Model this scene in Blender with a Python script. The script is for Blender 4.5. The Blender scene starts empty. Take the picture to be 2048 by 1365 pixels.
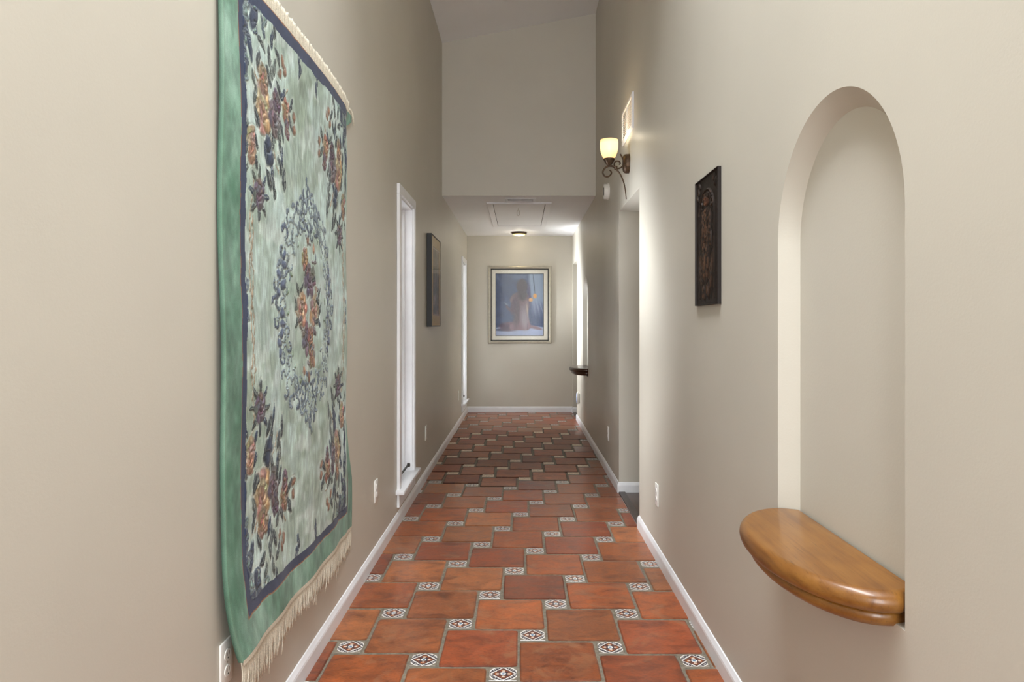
import bpy, bmesh, math, random
import numpy as np
from mathutils import Vector, Matrix
random.seed(7)
RNG = np.random.default_rng(11)
C = bpy.context.scene.collection
PI = math.pi

# ------------------------------------------------------------------ layout (metres)
XL, XR = -0.762, 0.712            # left / right wall faces
YB = 9.55                         # end wall
YF = -2.6                         # wall behind the camera
YK = 6.55                         # bulkhead
ZLOW = 2.465                      # low ceiling
ZL, ZR = 3.93, 4.215              # sloped ceiling at the left / right wall
CAMH = 1.235

# ------------------------------------------------------------------ colour helpers
def lin(c):
    out = []
    for v in c[:3]:
        v = v / 255.0
        out.append(v / 12.92 if v <= 0.04045 else ((v + 0.055) / 1.055) ** 2.4)
    return out
def lin4(c): return (*lin(c), 1.0)
def lin_np(a):
    a = np.clip(a, 0, 255) / 255.0
    return np.where(a <= 0.04045, a / 12.92, ((a + 0.055) / 1.055) ** 2.4)

# ------------------------------------------------------------------ materials
def base_mat(name, col=(200, 200, 200), rough=0.5, metal=0.0, spec=0.5, coat=0.0, coat_rough=0.1):
    m = bpy.data.materials.new(name); m.use_nodes = True
    nt = m.node_tree; b = nt.nodes['Principled BSDF']
    b.inputs['Base Color'].default_value = lin4(col)
    b.inputs['Roughness'].default_value = rough
    b.inputs['Metallic'].default_value = metal
    b.inputs['Specular IOR Level'].default_value = spec
    b.inputs['Coat Weight'].default_value = coat
    b.inputs['Coat Roughness'].default_value = coat_rough
    return m
def noise(nt, scale, detail=4, rough=0.55, stretch=None, dist=0.0):
    tc = nt.nodes.new('ShaderNodeTexCoord'); n = nt.nodes.new('ShaderNodeTexNoise')
    n.inputs['Scale'].default_value = scale; n.inputs['Detail'].default_value = detail
    n.inputs['Roughness'].default_value = rough; n.inputs['Distortion'].default_value = dist
    if stretch:
        mp = nt.nodes.new('ShaderNodeMapping'); mp.inputs['Scale'].default_value = stretch
        nt.links.new(tc.outputs['Object'], mp.inputs['Vector']); nt.links.new(mp.outputs['Vector'], n.inputs['Vector'])
    else:
        nt.links.new(tc.outputs['Object'], n.inputs['Vector'])
    return n
def ramp(nt, src, stops):
    r = nt.nodes.new('ShaderNodeValToRGB'); els = r.color_ramp.elements
    while len(els) < len(stops): els.new(0.5)
    for e, (p, c) in zip(els, stops):
        e.position = p; e.color = lin4(c) if len(c) == 3 else c
    nt.links.new(src, r.inputs['Fac']); return r
def bump(nt, src, strength, dist=0.002):
    b = nt.nodes.new('ShaderNodeBump'); b.inputs['Strength'].default_value = strength; b.inputs['Distance'].default_value = dist
    nt.links.new(src, b.inputs['Height']); nt.links.new(b.outputs['Normal'], nt.nodes['Principled BSDF'].inputs['Normal'])
    return b
def mix(nt, a, b, fac, mode='MIX'):
    m = nt.nodes.new('ShaderNodeMix'); m.data_type = 'RGBA'; m.blend_type = mode
    for sock, v in ((m.inputs['A'], a), (m.inputs['B'], b)):
        if isinstance(v, tuple): sock.default_value = v
        else: nt.links.new(v, sock)
    if isinstance(fac, float): m.inputs['Factor'].default_value = fac
    else: nt.links.new(fac, m.inputs['Factor'])
    return m.outputs['Result']

def paint(name, col, rough=0.5, bs=0.12, scale=180):
    m = base_mat(name, col, rough, spec=0.4); nt = m.node_tree
    n = noise(nt, scale, 3); bump(nt, n.outputs['Fac'], bs, 0.0015)
    n2 = noise(nt, 0.9, 3)
    r = ramp(nt, n2.outputs['Fac'], [(0.3, tuple(c * 0.975 for c in col)), (0.7, tuple(min(255, c * 1.02) for c in col))])
    nt.links.new(r.outputs['Color'], nt.nodes['Principled BSDF'].inputs['Base Color'])
    return m
def plain(name, col, rough=0.45, metal=0.0, var=0.05, scale=30, **k):
    m = base_mat(name, col, rough, metal, **k); nt = m.node_tree
    n = noise(nt, scale, 4)
    r = ramp(nt, n.outputs['Fac'], [(0.3, tuple(c * (1 - var) for c in col)), (0.7, tuple(min(255, c * (1 + var)) for c in col))])
    nt.links.new(r.outputs['Color'], nt.nodes['Principled BSDF'].inputs['Base Color'])
    return m
def painted(name, rough=0.6, fuzz=None, spec=0.4, coat=0.0, sheen=0.0, attr='Col'):
    """material whose colour is woven / printed in a colour attribute, with a procedural grain"""
    m = base_mat(name, (128, 128, 128), rough, spec=spec, coat=coat, coat_rough=0.08); nt = m.node_tree
    a = nt.nodes.new('ShaderNodeAttribute'); a.attribute_name = attr
    bs = nt.nodes['Principled BSDF']
    out = a.outputs['Color']
    if fuzz:
        n = noise(nt, fuzz[0], 3, 0.7)
        g = ramp(nt, n.outputs['Fac'], [(0.25, (1 - fuzz[1],) * 3 + (1,)), (0.75, (1 + fuzz[1],) * 3 + (1,))])
        out = mix(nt, out, g.outputs['Color'], 1.0, 'MULTIPLY')
        bump(nt, n.outputs['Fac'], fuzz[2], 0.002)
    nt.links.new(out, bs.inputs['Base Color'])
    bs.inputs['Sheen Weight'].default_value = sheen
    bs.inputs['Sheen Roughness'].default_value = 0.4
    return m
def wood(name, dark, mid, light, stretch, rough=0.25, coat=0.5, scale=6):
    m = base_mat(name, mid, rough, coat=coat, coat_rough=0.12); nt = m.node_tree
    n = noise(nt, scale, 6, 0.6, stretch, 0.6)
    r = ramp(nt, n.outputs['Fac'], [(0.28, dark), (0.45, mid), (0.72, light)])
    n2 = noise(nt, scale * 7, 3, 0.6, stretch)
    g = ramp(nt, n2.outputs['Fac'], [(0.30, (0.45, 0.40, 0.36, 1)), (0.42, (1, 1, 1, 1))])
    n3 = noise(nt, 9, 2, 0.5, (1, 0.6, 1))
    g3 = ramp(nt, n3.outputs['Fac'], [(0.40, (1, 1, 1, 1)), (0.72, (0.70, 0.62, 0.60, 1))])
    c = mix(nt, r.outputs['Color'], g.outputs['Color'], 0.55, 'MULTIPLY')
    c = mix(nt, c, g3.outputs['Color'], 0.7, 'MULTIPLY')
    nt.links.new(c, nt.nodes['Principled BSDF'].inputs['Base Color'])
    bump(nt, n2.outputs['Fac'], 0.08, 0.001)
    return m
def glass_mat(name, fac=1.0, tint=(255, 255, 255), rough=0.02):
    m = bpy.data.materials.new(name); m.use_nodes = True; nt = m.node_tree
    nt.nodes.remove(nt.nodes['Principled BSDF'])
    t = nt.nodes.new('ShaderNodeBsdfTransparent'); t.inputs['Color'].default_value = lin4(tint)
    g = nt.nodes.new('ShaderNodeBsdfGlossy'); g.inputs['Roughness'].default_value = rough
    f = nt.nodes.new('ShaderNodeFresnel'); f.inputs['IOR'].default_value = 1.45
    mx = nt.nodes.new('ShaderNodeMixShader')
    mu = nt.nodes.new('ShaderNodeMath'); mu.operation = 'MULTIPLY'; mu.inputs[1].default_value = fac
    nt.links.new(f.outputs['Fac'], mu.inputs[0]); nt.links.new(mu.outputs['Value'], mx.inputs['Fac']); nt.links.new(t.outputs['BSDF'], mx.inputs[1]); nt.links.new(g.outputs['BSDF'], mx.inputs[2])
    nt.links.new(mx.outputs['Shader'], nt.nodes['Material Output'].inputs['Surface'])
    return m

M = {}
M['wall'] = paint('taupe_wall_paint', (199, 194, 182), 0.42, 0.14, 170)
M['ceil'] = paint('white_ceiling_paint', (244, 244, 246), 0.7, 0.10, 120)
M['trim'] = plain('white_trim_paint', (232, 233, 236), 0.35, var=0.015, scale=8)
M['plate'] = plain('white_plastic', (236, 235, 230), 0.3, var=0.01)
M['slot'] = plain('dark_slot', (30, 28, 27), 0.6)
M['grout'] = plain('grey_brown_grout', (116, 108, 94), 0.75, var=0.16, scale=60)
M['bronze'] = plain('dark_bronze', (74, 56, 40), 0.42, 0.55, var=0.25, scale=90)
M['black'] = plain('black_frame_lacquer', (17, 16, 15), 0.5, var=0.1)
M['silver'] = plain('champagne_silver_frame', (190, 184, 170), 0.38, 0.55, var=0.04)
M['mat_board'] = plain('ivory_mat_board', (226, 222, 210), 0.8, var=0.015)
M['tan_mat'] = plain('tan_mat_board', (205, 184, 146), 0.8, var=0.04)
M['art'] = painted('printed_art', 0.5, (60, 0.05, 0.05))
M['carved'] = painted('carved_dark_wood', 0.5, (120, 0.18, 0.12), spec=0.28, coat=0.0)
M['rug'] = painted('silky_carved_pile', 0.62, (420, 0.22, 0.35), spec=0.3, sheen=0.10)
M['fringe'] = plain('cream_cotton_fringe', (206, 198, 180), 0.85, var=0.10, scale=240)
M['oak'] = wood('honey_oak', (96, 56, 16), (124, 79, 26), (144, 99, 40), (0.3, 5, 5), 0.36, 0.3)
M['walnut'] = wood('dark_walnut', (48, 26, 15), (66, 38, 24), (88, 54, 34), (0.55, 5, 5), 0.3, 0.3)
M['wood_floor'] = wood('dark_wood_floor', (44, 26, 18), (66, 40, 27), (84, 54, 38), (6, 0.5, 5), 0.35, 0.3, 4)
M['threshold'] = plain('dark_threshold', (74, 64, 60), 0.4, var=0.12)
M['glass'] = glass_mat('clear_glass')
M['ar_glass'] = glass_mat('museum_picture_glass', 0.16, rough=0.06)
M['metal'] = plain('dark_crank_metal', (60, 58, 56), 0.35, 0.7)
M['blue'] = plain('pale_blue_plastic', (188, 202, 232), 0.3, var=0.03)
M['grey_slot'] = plain('grey_vent_shadow', (120, 120, 122), 0.7)

# terracotta tiles: colour of each tile comes from its own batch, with blotches
def terracotta():
    m = base_mat('sealed_terracotta', (170, 84, 46), 0.38, spec=0.5, coat=0.35, coat_rough=0.18); nt = m.node_tree
    b = nt.nodes['Principled BSDF']
    a = nt.nodes.new('ShaderNodeAttribute'); a.attribute_name = 'Col'
    n1 = noise(nt, 9, 6, 0.6, (1, 1.6, 1), 0.8)
    g1 = ramp(nt, n1.outputs['Fac'], [(0.28, (0.50, 0.42, 0.40, 1)), (0.5, (1, 1, 1, 1)), (0.72, (1.42, 1.38, 1.34, 1))])
    n2 = noise(nt, 70, 5, 0.7, (1, 2.2, 1))
    g2 = ramp(nt, n2.outputs['Fac'], [(0.28, (0.55, 0.50, 0.48, 1)), (0.48, (1, 1, 1, 1)), (0.8, (1.25, 1.22, 1.2, 1))])
    n3 = noise(nt, 4.5, 5, 0.65, None, 1.5)
    g3 = ramp(nt, n3.outputs['Fac'], [(0.54, (0, 0, 0, 1)), (0.68, (0.55, 0.55, 0.55, 1))])
    c = mix(nt, a.outputs['Color'], g1.outputs['Color'], 1.0, 'MULTIPLY')
    c = mix(nt, c, g2.outputs['Color'], 0.9, 'MULTIPLY')
    c = mix(nt, c, lin4((150, 104, 74)), g3.outputs['Color'])
    nt.links.new(c, b.inputs['Base Color'])
    rr = nt.nodes.new('ShaderNodeMapRange'); rr.inputs['To Min'].default_value = 0.24; rr.inputs['To Max'].default_value = 0.58
    nt.links.new(n1.outputs['Fac'], rr.inputs['Value']); nt.links.new(rr.outputs['Result'], b.inputs['Roughness'])
    n4 = noise(nt, 28, 5, 0.6)
    bp = bump(nt, n4.outputs['Fac'], 0.35, 0.004)
    nt.links.new(bp.outputs['Normal'], b.inputs['Coat Normal'])
    return m
M['terracotta'] = terracotta()
M['worn_terracotta'] = terracotta()
_b = M['worn_terracotta'].node_tree.nodes['Principled BSDF']; _b.inputs['Coat Weight'].default_value = 0.0; _b.inputs['Specular IOR Level'].default_value = 0.15
def glazed():
    m = base_mat('glazed_patterned_tile', (200, 200, 200), 0.3, coat=0.4); nt = m.node_tree; L = nt.links.new
    def math_(op, a, b=None):
        n = nt.nodes.new('ShaderNodeMath'); n.operation = op
        for s_, v in zip(n.inputs, (a, b)):
            if v is None: continue
            if isinstance(v, (int, float)): s_.default_value = v
            else: L(v, s_)
        return n.outputs['Value']
    uv = nt.nodes.new('ShaderNodeUVMap'); uv.uv_map = 'tile'
    wob = noise(nt, 130, 2, 0.5)
    vs = nt.nodes.new('ShaderNodeVectorMath'); vs.operation = 'SUBTRACT'; L(wob.outputs['Color'], vs.inputs[0]); vs.inputs[1].default_value = (0.5, 0.5, 0.5)
    sc = nt.nodes.new('ShaderNodeVectorMath'); sc.operation = 'SCALE'; L(vs.outputs['Vector'], sc.inputs[0]); sc.inputs['Scale'].default_value = 0.16
    ad = nt.nodes.new('ShaderNodeVectorMath'); ad.operation = 'ADD'; L(uv.outputs['UV'], ad.inputs[0]); L(sc.outputs['Vector'], ad.inputs[1])
    sp = nt.nodes.new('ShaderNodeSeparateXYZ'); L(ad.outputs['Vector'], sp.inputs['Vector'])
    x, y = math_('ABSOLUTE', sp.outputs['X']), math_('ABSOLUTE', sp.outputs['Y'])
    r = math_('SQRT', math_('ADD', math_('MULTIPLY', x, x), math_('MULTIPLY', y, y)))
    d = math_('ADD', x, y)
    lt = lambda v, k: math_('LESS_THAN', v, k)
    gt = lambda v, k: math_('GREATER_THAN', v, k)
    both = lambda a_, b_: math_('MULTIPLY', a_, b_)
    def dist(cx, cy):
        p, q = math_('SUBTRACT', x, cx), math_('SUBTRACT', y, cy)
        return math_('SQRT', math_('ADD', math_('MULTIPLY', p, p), math_('MULTIPLY', q, q)))
    col = lin4((128, 118, 104))
    WH, DKC, RU, BR = lin4((226, 222, 216)), lin4((50, 47, 57)), lin4((124, 68, 48)), lin4((74, 44, 42))
    def lay(c, f):
        nonlocal col
        col = mix(nt, col, c, f)
    lay(WH, lt(r, 1.10)); lay(DKC, lt(r, 0.99))
    ang = math_('ARCTAN2', y, x)
    lay(lin4((196, 190, 186)), both(both(lt(r, 0.95), gt(d, 1.08)), gt(math_('SINE', math_('MULTIPLY', ang, 24)), 0.62)))
    lay(WH, lt(d, 1.03)); lay(BR, lt(d, 0.89)); lay(RU, lt(d, 0.74))
    lay(lin4((210, 196, 182)), lt(dist(0.42, 0.0), 0.12)); lay(lin4((210, 196, 182)), lt(dist(0.0, 0.42), 0.12))
    lay(DKC, lt(dist(0.25, 0.25), 0.10)); lay(lin4((196, 120, 60)), lt(dist(0.55, 0.10), 0.06)); lay(lin4((196, 120, 60)), lt(dist(0.10, 0.55), 0.06))
    lay(DKC, lt(r, 0.28)); lay(WH, lt(r, 0.22)); lay(lin4((70, 122, 164)), lt(r, 0.12))
    L(col, nt.nodes['Principled BSDF'].inputs['Base Color'])
    return m
M['glazed'] = glazed()
M['worn_inset'] = plain('worn_cream_inset_tile', (196, 176, 152), 0.4, var=0.22, scale=70)

def glow(name, col, edge, strength):
    m = bpy.data.materials.new(name); m.use_nodes = True; nt = m.node_tree
    b = nt.nodes['Principled BSDF']; b.inputs['Base Color'].default_value = lin4((250, 235, 200)); b.inputs['Roughness'].default_value = 0.3
    tc = nt.nodes.new('ShaderNodeTexCoord'); sep = nt.nodes.new('ShaderNodeSeparateXYZ')
    nt.links.new(tc.outputs['Generated'], sep.inputs['Vector'])
    r = ramp(nt, sep.outputs['Z'], [(0.0, edge), (0.45, col), (0.8, col), (1.0, edge)])
    nt.links.new(r.outputs['Color'], b.inputs['Emission Color']); b.inputs['Emission Strength'].default_value = strength
    return m
M['shade'] = glow('lit_amber_glass', (255, 232, 158), (238, 166, 74), 0.80)
M['dome'] = glow('lit_frosted_dome', (255, 226, 120), (255, 236, 170), 0.85)

# ------------------------------------------------------------------ object helpers
def mesh(name, verts, faces, mat, parent=None, smooth=False, mats=None, fmat=None):
    me = bpy.data.meshes.new(name); me.from_pydata([tuple(v) for v in verts], [], faces)
    for x in (mats or [mat]): me.materials.append(x)
    if fmat is not None: me.polygons.foreach_set('material_index', fmat)
    if smooth: me.polygons.foreach_set('use_smooth', [True] * len(me.polygons))
    me.update()
    o = bpy.data.objects.new(name, me); C.objects.link(o)
    if parent is not None: o.parent = parent
    return o
def bobj(name, bm, mat, parent=None, smooth=False, angle=None):
    me = bpy.data.meshes.new(name)
    bmesh.ops.recalc_face_normals(bm, faces=bm.faces[:])
    bm.to_mesh(me); bm.free(); me.materials.append(mat)
    if smooth:
        me.polygons.foreach_set('use_smooth', [True] * len(me.polygons))
        if angle: me.set_sharp_from_angle(angle=math.radians(angle))
    o = bpy.data.objects.new(name, me); C.objects.link(o)
    if parent is not None: o.parent = parent
    return o
def thing(name, label, cat, loc, rotz=0.0, group=None):
    o = bpy.data.objects.new(name, None); C.objects.link(o); o.empty_display_size = 0.05
    o.location = loc; o.rotation_euler = (0, 0, rotz); o['label'] = label; o['category'] = cat
    if group: o['group'] = group
    return o
def struct(o): o['kind'] = 'structure'; return o
def box(bm, x0, x1, y0, y1, z0, z1, bev=0.0, seg=2):
    g = bmesh.ops.create_cube(bm, size=1.0)
    for v in g['verts']:
        v.co = Vector(((x0 + x1) / 2 + v.co.x * (x1 - x0), (y0 + y1) / 2 + v.co.y * (y1 - y0), (z0 + z1) / 2 + v.co.z * (z1 - z0)))
    if bev > 0:
        es = list({e for v in g['verts'] for e in v.link_edges})
        bmesh.ops.bevel(bm, geom=es, offset=bev, segments=seg, profile=0.5, affect='EDGES')
def boxo(name, mat, parent, *d, bev=0.0):
    bm = bmesh.new(); box(bm, *d, bev=bev); return bobj(name, bm, mat, parent, smooth=bev > 0, angle=50)
def lathe(bm, prof, n=32, axis='z', sx=1.0, sy=1.0, org=(0, 0, 0)):
    """prof: (radius, height); axis z = upright, y = sticking out of a wall"""
    rings = []
    for r, h in prof:
        ring = []
        for k in range(n):
            a = 2 * PI * k / n; p, q = r * math.cos(a) * sx, r * math.sin(a) * sy
            co = (p, q, h) if axis == 'z' else (p, h, q)
            ring.append(bm.verts.new(Vector(co) + Vector(org)))
        rings.append(ring)
    for a, b in zip(rings, rings[1:]):
        for k in range(n): bm.faces.new((a[k], a[(k + 1) % n], b[(k + 1) % n], b[k]))
    if prof[0][0] > 1e-5: bm.faces.new(rings[0][::-1])
    if prof[-1][0] > 1e-5: bm.faces.new(rings[-1])
def catmull(pts, sub=8):
    P = [Vector(p) for p in pts]; out = []
    for i in range(len(P) - 1):
        a = P[max(i - 1, 0)]; b = P[i]; c = P[i + 1]; d = P[min(i + 2, len(P) - 1)]
        for k in range(sub):
            t = k / sub
            out.append(0.5 * (2 * b + (c - a) * t + (2 * a - 5 * b + 4 * c - d) * t * t + (3 * b - a - 3 * c + d) * t ** 3))
    out.append(P[-1]); return out
def tube(bm, pts, r0, r1, n=10):
    rings = []; N = len(pts); up = Vector((1, 0, 0))
    for i, p in enumerate(pts):
        t = (pts[min(i + 1, N - 1)] - pts[max(i - 1, 0)]).normalized()
        s = up - t * up.dot(t)
        if s.length < 1e-4: s = Vector((0, 1, 0)) - t * t.y
        s.normalize(); u = t.cross(s); r = r0 + (r1 - r0) * i / (N - 1)
        rings.append([bm.verts.new(p + s * (r * math.cos(2 * PI * k / n)) + u * (r * math.sin(2 * PI * k / n))) for k in range(n)])
    for a, b in zip(rings, rings[1:]):
        for k in range(n): bm.faces.new((a[k], a[(k + 1) % n], b[(k + 1) % n], b[k]))
    bm.faces.new(rings[0][::-1]); bm.faces.new(rings[-1])
def rect_loft(bm, w, h, prof, cap=False):
    """picture-frame ring in the local x-z plane: prof = (inset, out)"""
    loops = []
    for i, d in prof:
        x, z = w / 2 - i, h / 2 - i
        loops.append([bm.verts.new(c) for c in ((-x, d, -z), (x, d, -z), (x, d, z), (-x, d, z))])
    for a, b in zip(loops, loops[1:]):
        for k in range(4): bm.faces.new((a[k], a[(k + 1) % 4], b[(k + 1) % 4], b[k]))
    if cap: bm.faces.new(loops[-1])
RZ_R, RZ_L, RZ_B = PI / 2, -PI / 2, PI     # local +y points out of the right / left / end wall

# ------------------------------------------------------------------ wall shells
def wall_plane(name, x, ys, zs, holes, extra=None, cap_z=None):
    """quads in a plane x = const with rectangular holes (y0,y1,z0,z1)"""
    V, F = [], []
    for j in range(len(ys) - 1):
        for k in range(len(zs) - 1):
            cy, cz = (ys[j] + ys[j + 1]) / 2, (zs[k] + zs[k + 1]) / 2
            if any(h[0] < cy < h[1] and h[2] < cz < h[3] for h in holes): continue
            b = len(V)
            V += [(x, ys[j], zs[k]), (x, ys[j + 1], zs[k]), (x, ys[j + 1], zs[k + 1]), (x, ys[j], zs[k + 1])]
            F.append((b, b + 1, b + 2, b + 3))
    if extra: extra(V, F)
    return struct(mesh(name, V, F, M['wall']))
def quad(V, F, *p):
    b = len(V); V += list(p); F.append(tuple(range(b, b + len(p))))

NR = 0.314; NHS = 1.453; NBOT = 0.664; NDEP = 0.045; NSPL = 0.042
NICHES = [(1.581, NDEP), (7.605, NDEP)]
D1 = (4.12, 4.985, 2.057); D2 = (8.757, 9.45, 2.057)

def niche_extra(V, F):
    n = 96
    for yc, dep in NICHES:
        arc = [(yc - NR * math.cos(PI * k / n), NHS + NR * math.sin(PI * k / n)) for k in range(n + 1)]
        rb = NR - NSPL
        bak = [(yc - rb * math.cos(PI * k / n), NHS + rb * math.sin(PI * k / n)) for k in range(n + 1)]
        top = NHS + NR
        for a, b, c, d in zip(arc, arc[1:], bak, bak[1:]):
            quad(V, F, (XR, a[0], a[1]), (XR, b[0], b[1]), (XR, b[0], top), (XR, a[0], top))
            quad(V, F, (XR, a[0], a[1]), (XR, b[0], b[1]), (XR + dep, d[0], d[1]), (XR + dep, c[0], c[1]))
        quad(V, F, *[(XR + dep, y, z) for y, z in [(yc - rb, NBOT)] + bak + [(yc + rb, NBOT)]])
        for s in (-1, 1):
            quad(V, F, (XR, yc + s * NR, NBOT), (XR + dep, yc + s * rb, NBOT), (XR + dep, yc + s * rb, NHS), (XR, yc + s * NR, NHS))
        quad(V, F, (XR, yc - NR, NBOT), (XR, yc + NR, NBOT), (XR + dep, yc + rb, NBOT), (XR + dep, yc - rb, NBOT))
nh = [(c - NR, c + NR, NBOT, NHS + NR) for c, _ in NICHES]
ys = sorted([YF, YB + 0.0, YK, D1[0], D1[1], D2[0], D2[1]] + [v for h in nh for v in h[:2]])
zs = sorted([-0.05, NBOT, NHS + NR, D1[2], ZLOW, ZR])
holes_r = nh + [(D1[0], D1[1], -0.06, D1[2]), (D2[0], D2[1], -0.06, D2[2]), (YK, YB, ZLOW, 9)]
wall_plane('wall_right', XR, ys, zs, holes_r, niche_extra)

# windows in the left wall: (casing y0, y1, top)
WINS = [(4.165, 4.80), (8.64, 9.28)]
WCAS = 0.062; WTOP = 2.095; WSILL = 0.215; WDEP = 0.13
wh = [(a + WCAS - 0.006, b - WCAS + 0.006, WSILL - 0.02, WTOP - WCAS + 0.006) for a, b in WINS]
ys = sorted([YF, YB, YK] + [v for h in wh for v in h[:2]])
zs = sorted([-0.05, wh[0][2], wh[0][3], ZLOW, ZL])
wall_plane('wall_left', XL, ys, zs, wh + [(YK, YB, ZLOW, 9)])

V, F = [], []
quad(V, F, (XL, YB, -0.05), (XR, YB, -0.05), (XR, YB, ZLOW), (XL, YB, ZLOW)); struct(mesh('wall_back', V, F, M['wall']))
V, F = [], []
quad(V, F, (XL, YK, ZLOW), (XR, YK, ZLOW), (XR, YK, ZR), (XL, YK, ZL)); struct(mesh('wall_bulkhead', V, F, M['wall']))
V, F = [], []
quad(V, F, (XL, YK, ZLOW), (XR, YK, ZLOW), (XR, YB, ZLOW), (XL, YB, ZLOW)); struct(mesh('ceiling_low', V, F, M['ceil']))

# sloped ceiling with an unseen skylight well added for light (over the near part of the hall)
def zc(x): return ZL + (ZR - ZL) * (x - XL) / (XR - XL)
ADDED_SKY = (-0.46, 0.42, -0.6, 2.5)
V, F = [], []
xs = [XL, ADDED_SKY[0], ADDED_SKY[1], XR]; yy = [YF, ADDED_SKY[2], ADDED_SKY[3], YK]
for i in range(3):
    for j in range(3):
        if i == 1 and j == 1: continue
        quad(V, F, *[(x, y, zc(x)) for x, y in ((xs[i], yy[j]), (xs[i + 1], yy[j]), (xs[i + 1], yy[j + 1]), (xs[i], yy[j + 1]))])
for (x0, y0), (x1, y1) in (((ADDED_SKY[0], ADDED_SKY[2]), (ADDED_SKY[1], ADDED_SKY[2])), ((ADDED_SKY[1], ADDED_SKY[2]), (ADDED_SKY[1], ADDED_SKY[3])), ((ADDED_SKY[1], ADDED_SKY[3]), (ADDED_SKY[0], ADDED_SKY[3])), ((ADDED_SKY[0], ADDED_SKY[3]), (ADDED_SKY[0], ADDED_SKY[2]))):
    quad(V, F, (x0, y0, zc(x0)), (x1, y1, zc(x1)), (x1, y1, zc(x1) + 0.3), (x0, y0, zc(x0) + 0.3))
struct(mesh('ceiling', V, F, M['ceil']))
V, F = [], []
quad(V, F, *[(x, y, zc(x) + 0.29) for x, y in ((ADDED_SKY[0], ADDED_SKY[2]), (ADDED_SKY[1], ADDED_SKY[2]), (ADDED_SKY[1], ADDED_SKY[3]), (ADDED_SKY[0], ADDED_SKY[3]))])
struct(mesh('added_skylight', V, F, M['glass']))  # pane of the added skylight, out of view

# wall behind the camera, with a wide glazed opening added out of view for light
RW = (-0.64, 0.60, 0.25, 3.1)
V, F = [], []
quad(V, F, (XL, YF, -0.05), (XR, YF, -0.05), (XR, YF, RW[2]), (XL, YF, RW[2]))
quad(V, F, (XL, YF, RW[3]), (XR, YF, RW[3]), (XR, YF, ZR), (XL, YF, ZL))
quad(V, F, (XL, YF, RW[2]), (RW[0], YF, RW[2]), (RW[0], YF, RW[3]), (XL, YF, RW[3]))
quad(V, F, (RW[1], YF, RW[2]), (XR, YF, RW[2]), (XR, YF, RW[3]), (RW[1], YF, RW[3]))
struct(mesh('wall_front', V, F, M['wall']))
bm = bmesh.new()
box(bm, RW[0] - 0.06, RW[0], YF - 0.04, YF + 0.02, RW[2] - 0.06, RW[3] + 0.06); box(bm, RW[1], RW[1] + 0.06, YF - 0.04, YF + 0.02, RW[2] - 0.06, RW[3] + 0.06)
box(bm, RW[0], RW[1], YF - 0.04, YF + 0.02, RW[3], RW[3] + 0.06); box(bm, RW[0], RW[1], YF - 0.04, YF + 0.02, RW[2] - 0.06, RW[2])
box(bm, -0.04, 0.0, YF - 0.04, YF + 0.01, RW[2], RW[3]); box(bm, RW[0], RW[1], YF - 0.04, YF + 0.01, 2.05, 2.10)
w4 = struct(bobj('added_rear_window', bm, M['trim']))
V, F = [], []
quad(V, F, (RW[0], YF - 0.02, RW[2]), (RW[1], YF - 0.02, RW[2]), (RW[1], YF - 0.02, RW[3]), (RW[0], YF - 0.02, RW[3])); mesh('added_rear_pane', V, F, M['glass'], w4)

# the two side passages opening off the right wall
for tag_, D, xe in (('', D1, 2.3), ('', D2, 1.9)):
    V, F = [], []
    quad(V, F, (XR, D[1], 0), (xe, D[1], 0), (xe, D[1], D[2]), (XR, D[1], D[2]))
    quad(V, F, (XR, D[0], 0), (xe, D[0], 0), (xe, D[0], D[2]), (XR, D[0], D[2]))
    quad(V, F, (xe, D[0], 0), (xe, D[1], 0), (xe, D[1], D[2]), (xe, D[0], D[2]))
    struct(mesh('wall_passage', V, F, M['wall']))
    V, F = [], []
    quad(V, F, (XR, D[0], D[2]), (xe, D[0], D[2]), (xe, D[1], D[2]), (XR, D[1], D[2])); struct(mesh('ceiling_passage', V, F, M['wall']))
    V, F = [], []
    quad(V, F, (XR - 0.0, D[0], 0.004), (xe, D[0], 0.004), (xe, D[1], 0.004), (XR, D[1], 0.004)); struct(mesh('floor_passage', V, F, M['wood_floor']))
    bm = bmesh.new(); box(bm, XR - 0.004, XR + 0.045, D[0], D[1], 0.0, 0.011, 0.004); struct(bobj('trim_threshold', bm, M['threshold']))

# ------------------------------------------------------------------ baseboards
BP = [(0, -0.005), (0.013, -0.005), (0.013, 0.052), (0.0115, 0.060), (0.004, 0.076), (0, 0.078)]
def baseboard(name, p0, p1, nrm, e0=0, e1=0):
    p0, p1 = Vector((*p0, 0)), Vector((*p1, 0)); n = Vector((*nrm, 0)); d = (p1 - p0).normalized()
    V = [p0 + n * a + Vector((0, 0, z)) - d * (a * e0) for a, z in BP] + [p1 + n * a + Vector((0, 0, z)) + d * (a * e1) for a, z in BP]
    k = len(BP); F = [(i, i + 1, k + i + 1, k + i) for i in range(k - 1)] + [tuple(range(k)), tuple(range(2 * k - 1, k - 1, -1))]
    return struct(mesh(name, V, F, M['trim']))
baseboard('baseboard_left', (XL, YF), (XL, YB), (1, 0))
baseboard('baseboard_back', (XL, YB), (XR, YB), (0, -1))
baseboard('baseboard_right', (XR, YF), (XR, D1[0]), (-1, 0))
baseboard('baseboard_right', (XR, D1[1]), (XR, D2[0]), (-1, 0), 1, 1)
baseboard('baseboard_right', (XR, D2[1]), (XR, YB), (-1, 0), 1, 0)
for D, xe in ((D1, 2.3), (D2, 1.9)):
    baseboard('baseboard_passage', (XR, D[1]), (xe, D[1]), (0, -1), 1, 0)
    baseboard('baseboard_passage', (XR, D[0]), (xe, D[0]), (0, 1), 1, 0)

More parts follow.
